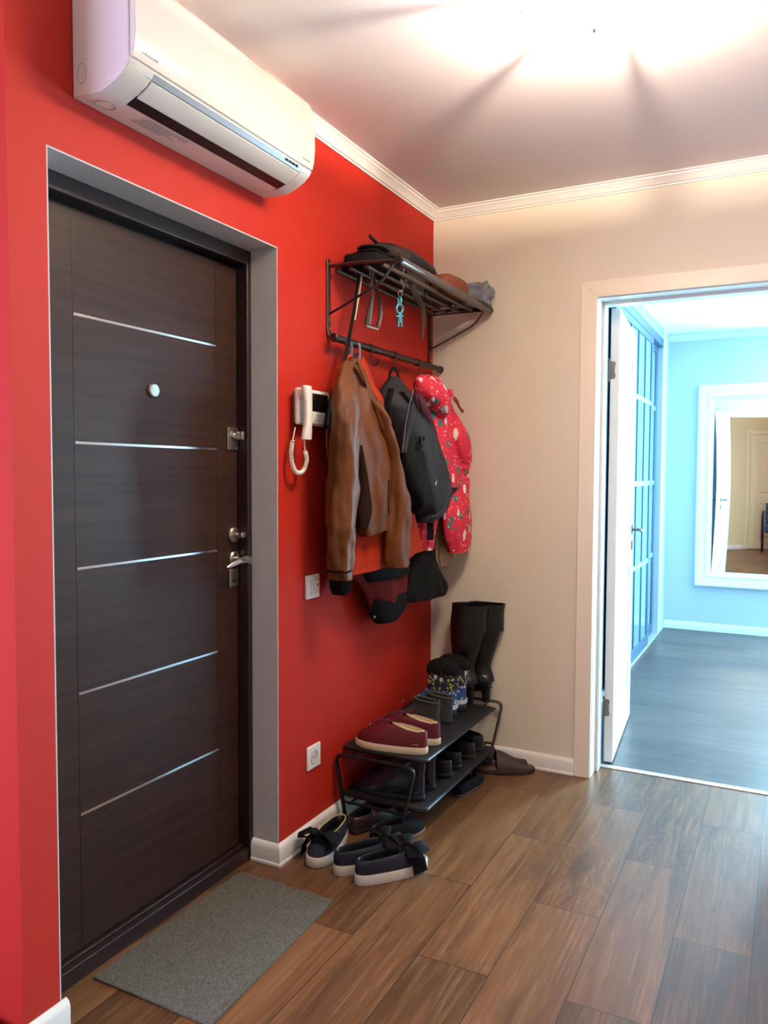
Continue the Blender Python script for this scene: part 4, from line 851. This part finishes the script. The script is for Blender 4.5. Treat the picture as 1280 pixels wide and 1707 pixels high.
r2 = sneaker('sneaker', 'second burgundy sneaker just behind its twin on the shelf', (0.338, -0.672), PI+0.03, 0.285, 0.098, ZS, BURG, SOLE, CREAML, BURG, levels=SNK)
put('collar_trim', MB().tube([r2.P(x*.285, y, z) for x, y, z in TRIM], .0035, 8), CREAML, r2.r)
ANK = [(0.014, .012, .985, .95), (0.034, .006, .97, .97), (0.050, .008, .90, .92), (0.062, .010, .80, .86), (0.074, .012, .68, .78), (0.086, .012, .60, .72), (0.098, .012, .56, .70), (0.108, .014, .55, .70, .006)]
for (hx, hy, lab) in ((0.262, -0.505, 'grey suede child ankle boot with a gold stud, beside the burgundy sneakers'), (0.282, -0.415, 'grey suede child ankle boot nearer the patterned snow boots')):
    s = Shoe('ankle_boot', lab, 'boot', (hx, hy), PI+0.05, 0.20, 0.082, ZS); s.sole(BLKSOLE, 0.014); s.upper(GREYSUEDE, ANK, BLACKCLOTH, None, 0.06)
    s.laces(BLACKCLOTH, .58, .76, 4)
    put('collar', MB().tube([p_+Vector((0, 0, .006*math.cos(2*PI*i_/36))) for i_, p_ in enumerate(s.ring(.022, .53, .64, .108, .004))], .0055, 8, closed=True), mat('grey_collar', (62, 62, 58), .9), s.r)
    put('heel_tab', MB().tube([s.P(.004, 0, .070), s.P(.000, 0, .100), s.P(.002, 0, .118)], .008, 8, flat=(.3, 1), up=(1, 0, 0)), mat('grey_collar', (62, 62, 58), .9), s.r)
    for fx, sy, z in ((.13, .034, .056), (.085, .037, .054), (.145, .030, .100)):
        put('stud', MB().ball(s.P(fx, sy*0.98, z), .0042), BRASS, s.r)
KB = [(0.020, .012, .985, .95), (0.045, .006, .97, .99), (0.065, .01, .90, .97), (0.085, .01, .76, .96), (0.11, .00, .62, .98), (0.15, -.03, .61, 1.02), (0.19, -.05, .62, 1.05), (0.205, -.04, .61, 1.0), (0.222, .03, .56, .80), (0.234, .14, .46, .45)]
for (hx, hy, lab) in ((0.262, -0.325, 'dark patterned child snow boot with drawstring top, nearer the grey boots'), (0.268, -0.232, 'second dark patterned child snow boot, beside the tall black boots')):
    s = Shoe('snow_boot', lab, 'boot', (hx, hy), PI, 0.205, 0.098, ZS); s.sole(BLKSOLE, 0.022)
    R = [s.ring(*[l[1], l[2], l[3], l[0]]) for l in KB[:6]]
    put('boot_shaft', MB().rings([s.ring(l[1], l[2], l[3], l[0]) for l in KB[4:7]]), KIDBOOT, s.r, angle=70, label='dark shaft printed with yellow and white shapes')
    put('boot_foot', MB().rings([s.ring(l[1], l[2], l[3], l[0]) for l in KB[:5]]), KIDBLUE, s.r, angle=70)
    put('gaiter', MB().rings([s.ring(l[1]-.015, l[2]+.015, l[3]*1.03, l[0]) for l in ((.178, -.045, .62, 1.04), (.192, -.05, .625, 1.06), (.207, -.03, .61, 1.0), (.222, .03, .56, .82), (.232, .12, .48, .5), (.236, .18, .42, .3))]), BLACKCLOTH, s.r, angle=70, label='gathered black gaiter')
    put('heel_strap', MB().rings([s.ring(-.012, .5, 1.06, z) for z in (.034, .05)]), mat('pale_grey_rubber', (188, 190, 194), 0.6), s.r, angle=60)
    put('drawstring', MB().tube([s.P(.03, .02, .232), s.P(.05, .045, .21), s.P(.048, .052, .18)], .0022, 6), BLACK, s.r)

# tall boots leaning in the corner (side view points: x, z, half length along x, half width)
def tall_boot(label, dx, dy, k):
    t = thing('tall_boot', label, 'boot', (0.24+dx, -0.10+dy, ZS)); yc = -0.10+dy
    rows = [(0.258, 0.716, 0.085, 0.055), (0.257, 0.71, 0.084, 0.055), (0.250, 0.62, 0.080, 0.052), (0.243, 0.54, 0.068, 0.046), (0.238, 0.47, 0.052, 0.038), (0.240, 0.435, 0.046, 0.034), (0.244, 0.405, 0.052, 0.034), (0.240, 0.378, 0.064, 0.036)]
    R = []
    rows2 = sample([list(r) for r in rows], 36)
    for (x, z, a, b) in rows2:
        ly_ = yc + (z-0.3)*0.06
        R.append([(x+dx+a*math.copysign(abs(math.cos(q))**.9, math.cos(q))*(1+0.03*noise.noise(Vector((z*14, q, k)))), min(-0.002, ly_+b*math.sin(q)*(1+0.10*noise.noise(Vector((z*16, q*1.5, k+3))))), z) for q in [2*PI*j/36 for j in range(36)]])
    top = R[0]; C = Vector((sum(p[0] for p in top)/36, sum(p[1] for p in top)/36, 0))
    inner = [[(C.x+(p[0]-C.x)*.93, min(-0.003, C.y+(p[1]-C.y)*.93), z) for p in top] for z in (0.60, 0.716)]
    put('boot_shaft', MB().rings(inner+R, True, False), BLKLEATHER, t, angle=80)
    # foot: from heel counter forward (towards the red wall) and down
    F = []
    for x, zt, zb, hw in ((0.292, .395, .362, .020), (0.285, .41, .345, .030), (0.262, .42, .338, .034), (0.235, .42, .334, .036), (0.20, .415, .33, .037), (0.165, .385, .315, .038), (0.13, .355, .296, .041), (0.10, .340, ZS+.004, .042), (0.07, .328, ZS+.004, .038), (0.045, .318, ZS+.004, .026), (0.034, .308, ZS+.005, .010)):
        zc_, hz = (zt+zb)/2, (zt-zb)/2
        F.append([(x+dx, min(-0.002, yc+hw*math.cos(q)), zc_+hz*math.copysign(abs(math.sin(q))**.8, math.sin(q))) for q in [2*PI*j/24 for j in range(24)]])
    put('boot_foot', MB().rings(F), BLKLEATHER, t, angle=80)
    put('heel', MB().rings([[(x0_+dx+a*math.cos(q), min(-0.002, yc+b*math.sin(q)), z) for q in [2*PI*j/20 for j in range(20)]] for x0_, a, b, z in ((0.268, .017, .015, ZS), (0.268, .018, .016, ZS+.03), (0.264, .024, .024, .345), (0.258, .03, .03, .375))]), BLACK, t)
    put('sole', MB().rings([[(x+dx, min(-0.002, yc+s*hw), z+o) for s, o in ((-1, 0), (1, 0), (1, .004), (-1, .004))] for x, z, hw in ((0.29, .345, .02), (0.24, .335, .03), (0.17, .312, .035), (0.12, ZS, .038), (0.06, ZS, .034), (0.036, ZS, .012))]), BLACK, t, smooth=False)
    put('back_seam', MB().tube([(x+a*0.99+dx, yc+(z-.3)*.06, z) for x, z, a, b in rows2[2:]], 0.0014, 6), BLACK, t)
tall_boot('tall black leather boot leaning against the cream wall, nearer the red wall', -0.025, -0.025, 1)
tall_boot('tall black leather boot leaning in the corner, nearer the doorway', 0.028, 0.038, 2)

# lower shelf
ZL = 0.107
DKNAVY = mat('dark_navy_leather', (20, 24, 40), 0.22, spec=.6)
HI = [(0.016, .012, .985, .95), (0.035, .008, .97, .97), (0.052, .01, .90, .92), (0.066, .01, .80, .86), (0.082, .012, .68, .78), (0.10, .012, .58, .72), (0.125, .0, .54, .72), (0.145, .0, .53, .72, .01)]
for hx, hy, L_, lv, m, lab, nm in ((0.33, -0.77, .28, HI, DKNAVY, 'dark navy leather boot at the front of the lower shelf', 'boot'), (0.325, -0.66, .28, HI, DKNAVY, 'dark navy boot second from the front of the lower shelf', 'boot'),
        (0.335, -0.52, .27, LOW, BLKLEATHER, 'black leather shoe in the middle of the lower shelf', 'shoe'), (0.335, -0.42, .27, LOW, BLKLEATHER, 'black leather shoe right of the middle of the lower shelf', 'shoe'),
        (0.345, -0.29, .27, LOW, BLKLEATHER, 'black laced shoe near the far end of the lower shelf', 'shoe'), (0.345, -0.19, .27, LOW, BLKLEATHER, 'black laced shoe at the far end of the lower shelf', 'shoe')):
    s = Shoe(nm, lab, nm, (hx-0.01, hy), PI+0.02, L_, .094, ZL); s.sole(BLKSOLE, .018); s.upper(m, lv, BLACKCLOTH, None, .04)
    s.laces(BLACK, .60, .78, 3)

# cluster on the floor in front of the rack
RIM = mat('pale_yellow_piping', (196, 176, 110), 0.6)
FL = [(0.024, .012, .985, .95), (0.042, .008, .96, .95), (0.054, .008, .90, .91), (0.063, .010, .81, .86), (0.070, .014, .74, .81, .004), (0.074, .03, .70, .72, .006)]
def slipon(label, heel, ang, bow=None, seed=0, rim=False):
    s = Shoe('bow_shoe', label, 'shoe', heel, ang, 0.262, 0.100); s.sole(SOLEW, .034); s.upper(NAVYC, FL, BLACK, None, .036)
    put('insole_label', MB().box((0, 0, 0), (0.0001, 0.0001, 0.0001)) if False else MB().tube([s.P(.035, -.01, .036), s.P(.05, .012, .036)], .004, 4, flat=(.2, 1)), RIM, s.r)
    if rim:
        lv = FL[-1]; rg_ = s.ring(lv[1]+.004, lv[2]-.004, lv[3]*.96, lv[0]+.002, lv[4]); put('piping', MB().tube(rg_, .0022, 6, closed=True), RIM, s.r)
    if bow:
        b = MB(); c = s.P(.74*.262, 0, .078)
        d, e = Vector((s.c, s.s, 0)), Vector((-s.s, s.c, 0))
        b.tube([c-e*.05+Vector((0, 0, -.028)), c-e*.03+Vector((0, 0, -.004)), c, c+e*.03+Vector((0, 0, -.004)), c+e*.05+Vector((0, 0, -.028))], .026, 10, flat=(.16, 1), up=(0, 0, 1))
        put('bow_band', b, BLACKCLOTH, s.r, angle=80)
        b2 = MB()
        for sg, ln in ((-1, .075), (1, .065)):
            for k, tw in ((0, .35), (1, -.25)):
                u = (e*sg*math.cos(tw)+d*math.sin(tw)); b2.tube([c+Vector((0, 0, .004)), c+u*ln*.5+Vector((0, 0, .024-k*.012)), c+u*ln+Vector((0, 0, .006-k*.008)), c+u*ln*.55+Vector((0, 0, -.004+k*.012))], [.010, .024, .022, .010], 10, flat=(.16, 1), up=(0, 0, 1))
        put('bow', b2, BLACKCLOTH, s.r, angle=80, label='large black fabric bow')
        put('bow_knot', MB().ball(c+Vector((0, 0, .008)), .012, .012, .012), BLACKCLOTH, s.r)
        t0 = c-e*.045*bow; sd = -e*bow
        put('bow_tail', MB().tube([c, c+sd*.045+Vector((0, 0, -.004)), c+sd*.058+d*.006+Vector((0, 0, -.030)), c+sd*.062+d*.010+Vector((0, 0, -.062))], [.012, .022, .026, .028], 10, flat=(.10, 1), up=tuple(sd+Vector((0, 0, .5)))), BLACKCLOTH, s.r, angle=80)
    return s
slipon('navy slip-on shoe with white sole and black bow, rightmost on the floor in front', (0.285, -1.225), 0.98, 1, 1)
slipon('navy slip-on shoe with white sole, middle of the three in front of the rack', (0.195, -1.205), 0.98, -1, 2)
slipon('navy slip-on shoe with yellow piping, nearest the white baseboard, toe forward', (0.080, -0.945), -1.44, 1, 3, rim=True)
s = Shoe('strap_shoe', 'dark brown strap shoe behind the navy slip-ons', 'shoe', (0.105, -0.935), 1.35, .245, .09); s.sole(BLKSOLE, .018)
s.upper(mat('dark_maroon_leather', (48, 28, 30), .35), [(0.016, .01, .985, .95), (0.03, .01, .96, .95), (0.045, .01, .86, .9), (0.055, .012, .72, .8), (0.060, .03, .66, .7)], BLACKCLOTH, None, .03)
put('ankle_strap', MB().tube([s.P(.09, -.04, .05), s.P(.095, -.02, .078), s.P(.095, .02, .078), s.P(.09, .04, .05)], .012, 10, flat=(.15, 1), up=(0, 0, 1)), mat('maroon_strap', (64, 34, 36), .4), s.r)
s = Shoe('flat_shoe', 'black shoe with a pale sole edge just in front of the rack leg', 'shoe', (0.21, -0.985), 1.15, .245, .09); s.sole(mat('worn_tan_sole', (126, 92, 74), .5), .012)
s.upper(BLACKCLOTH, [(0.010, .01, .985, .96), (0.03, .01, .96, .95), (0.045, .01, .86, .9), (0.056, .012, .74, .8), (0.062, .03, .66, .7)], BLACK, None, .03)
s = Shoe('ballet_flat', 'black flat shoe lying under the lower shelf', 'shoe', (0.315, -0.46), 1.5, .24, .085); s.sole(mat('red_brown_sole', (84, 34, 30), .5), .010)
s.upper(BLACKCLOTH, [(0.010, .01, .985, .96), (0.03, .01, .96, .95), (0.045, .012, .80, .85), (0.048, .04, .72, .72)], BLACK, None, .02)

# open-toed leather slippers by the cream wall
def slipper(label, heel, ang):
    s = Shoe('slipper', label, 'slipper', heel, ang, 0.262, 0.10)
    put('sole', MB().rings([s.ring(.01, .99, .97, 0), s.ring(0, 1, 1, .004), s.ring(0, 1, 1, .016), s.ring(.01, .99, .96, .020)]), mat('dark_brown_sole', (44, 30, 26), .6), s.r, angle=50)
    R = []
    for f, h_, wf in ((.34, .088, 1.0), (.42, .084, 1.02), (.54, .068, 1.02), (.66, .050, 1.0), (.76, .043, .96), (.86, .038, .88)):
        hw = s.W/2*wf*1.0; rg_ = []
        for k in range(17): t = PI*k/16; rg_.append(s.P(f*s.L, hw*math.cos(t), .012+h_*math.sin(t)**.8*.95))
        for k in range(16, -1, -1): t = PI*k/16; rg_.append(s.P(f*s.L, (hw-.004)*math.cos(t), .012+(h_-.004)*math.sin(t)**.8*.95))
        R.append(rg_)
    put('vamp', MB().rings(R), BRN, s.r, angle=60, label='wide brown leather vamp')
    put('insole', MB().rings([s.ring(.03, .96, .88, .0195), s.ring(.035, .955, .86, .022)]), mat('brown_insole', (92, 66, 50), .7), s.r)
    return s
slipper('brown open-toed leather slipper pointing right beside the rack, toe nearest the doorway', (0.285, -0.165), 0.52)
slipper('brown open-toed leather slipper half hidden behind the rack leg', (0.150, -0.080), 0.10)

# ------------------------------------------------------------------ far room: wardrobe and mirror
wd = thing('wardrobe', 'built-in wardrobe with gridded glass sliding doors in the far room', 'wardrobe', (0.2, 1.9, 0))
ALU = mat('blue_grey_aluminium', (66, 92, 116), 0.45, 0.3)
GL = mat('glossy_pale_glass', (112, 150, 160), 0.05, spec=0.8, coat=0.5)
put('carcass', MB().box((-0.28, 0.95, 0.0005), (0.44, 3.295, 2.36)), mat('pale_carcass', (170, 186, 192), .5), wd, smooth=False)
put('header_track', MB().box((0.44, 0.95, 2.30), (0.552, 3.295, 2.355)), ALU, wd, bevel=.002)
put('header_fascia', MB().box((0.40, 0.95, 2.361), (0.549, 3.295, FH-0.002)), mat('pale_fascia', (120, 150, 168), .5), wd, smooth=False)
put('floor_track', MB().box((0.44, 0.95, 0.0005), (0.556, 3.295, 0.014)), mat('bright_track', (200, 214, 220), .3, .6), wd, bevel=.002)
def sliding(y0_, y1_, xf, mull, stile=0.045):
    fr_ = MB()
    for a, b, c_, d_ in ((y0_, y0_+stile, .018, 2.298), (y1_-stile*1.6, y1_, .018, 2.298), (y0_+stile, y1_-stile*1.6, .018, .10), (y0_+stile, y1_-stile*1.6, 2.25, 2.298)):
        fr_.box((xf-.03, a, c_), (xf, b, d_))
    d_ = put('sliding_door', fr_, ALU, wd, bevel=.002)
    put('glass_panel', MB().box((xf-.02, y0_+stile-.002, .095), (xf-.008, y1_-stile*1.6+.002, 2.255)), GL, d_, smooth=False)
    bars = MB()
    for y in mull: bars.box((xf-.008, y-.009, .1), (xf-.002, y+.009, 2.25))
    put('vertical_bar', bars, mat('dark_blue_bar', (44, 78, 106), .5, .2), d_, smooth=False)
    hb = MB()
    for z in (.655, 1.228, 1.81): hb.box((xf-.008, y0_+stile, z-.017), (xf-.001, y1_-stile*1.6, z+.017))
    put('horizontal_bar', hb, mat('pale_bar', (112, 140, 148), .5, .1), d_, smooth=False)
sliding(1.38, 2.80, 0.55, (1.6, 1.90, 2.19, 2.47))
sliding(2.70, 3.29, 0.51, (2.92, ))
sliding(0.96, 1.45, 0.51, (1.2, ))

mr = thing('wall_mirror', 'large mirror in a wide white moulded frame on the pale blue wall', 'mirror', (1.28, FY, 0.375))
mx0, mx1, mz0, mz1 = 0.787, 1.79, 0.375, 2.020
FP = [(0.0, 0.002), (0.0, 0.040), (0.012, 0.050), (0.030, 0.046), (0.055, 0.040), (0.075, 0.034), (0.082, 0.040), (0.095, 0.038), (0.104, 0.026), (0.118, 0.024), (0.122, 0.014), (0.122, 0.002)]
R = []
for o_, d_ in FP:
    R.append([(mx0+o_, FY-d_, mz0+o_), (mx1-o_, FY-d_, mz0+o_), (mx1-o_, FY-d_, mz1-o_), (mx0+o_, FY-d_, mz1-o_)])
R.append(R[0])
put('mirror_frame', MB().rings(R, False, False), mat('white_mirror_frame', (244, 246, 246), .35), mr, angle=30)
gg = MB(); nx2, nz2 = 24, 40; V_ = []; F_ = []
for j in range(nz2+1):
    for i in range(nx2+1):
        u, v = i/nx2, j/nz2
        V_.append((mx0+.118+(mx1-mx0-.236)*u, FY-.012-0.0016*math.sin(PI*v)*math.sin(PI*min(1, u*1.0)), mz0+.118+(mz1-mz0-.236)*v))
for j in range(nz2):
    for i in range(nx2): a = j*(nx2+1)+i; F_.append((a, a+1, a+nx2+2, a+nx2+1))
n0 = len(V_); V_ += [(x, FY-.003, z) for x, y, z in (V_[0], V_[nx2], V_[nz2*(nx2+1)+nx2], V_[nz2*(nx2+1)])]
F_.append((n0+3, n0+2, n0+1, n0))
gg.add(V_, F_)
MIR = mat('mirror_silver', (236, 244, 240), 0.0, 1.0)
put('mirror_glass', gg, MIR, mr, angle=80)

# blue chair added in place of the person holding the camera, only reflected
ch = thing('stand_in_chair', 'blue chair with a dark frame, added in place of the person holding the camera, seen only in the mirror', 'stand_in_chair', (1.37, -3.69, 0))
BLUEC = mat('blue_upholstery', (52, 92, 140), .8, bump=.3, bscale=80); 
cx0, cx1, cy0, cy1 = 1.075, 1.66, -3.92, -3.46
put('seat', MB().box((cx0+.06, cy0+.08, .32), (cx1-.06, cy1, .45)), BLUEC, ch, bevel=.03)
put('backrest', MB().box((cx0+.06, cy0, .34), (cx1-.06, cy0+.12, .82)), BLUEC, ch, bevel=.03)
for x in (cx0, cx1-.05):
    put('armrest', MB().tube(arc([(x+.02, cy1-.02, .20), (x+.02, cy1+.0, .62), (x+.02, cy0+.05, .66)], .08), .024, 12), mat('dark_blue_frame', (26, 34, 52), .4), ch)
    for y in (cy1-.03, cy0+.05): put('leg', MB().cyl((x+.02, y, .0005), (x+.02, y, .34), .018, 14), mat('dark_blue_frame', (26, 34, 52), .4), ch)
# low dark cushion lying along the wall, its edge just enters the bottom left corner
fcu = thing('floor_cushion', 'dark navy floor cushion whose edge just enters the bottom left corner', 'cushion', (-0.28, -2.42, 0))
put('cushion', blob((-0.285, -2.415, .048), (.31, .195, .048), .01, 6, .40, 2, m=24, n=60, zmin=.001), mat('dark_navy_cloth', (40, 32, 62), .85, bump=.3, bscale=90), fcu, angle=80)
put('piping', MB().tube([(-0.29+.31*math.copysign(abs(math.cos(t))**.45, math.cos(t)), -2.415+.195*math.copysign(abs(math.sin(t))**.45, math.sin(t)), .048) for t in [2*PI*i/80 for i in range(80)]], .004, 6, closed=True), BLACK, fcu)
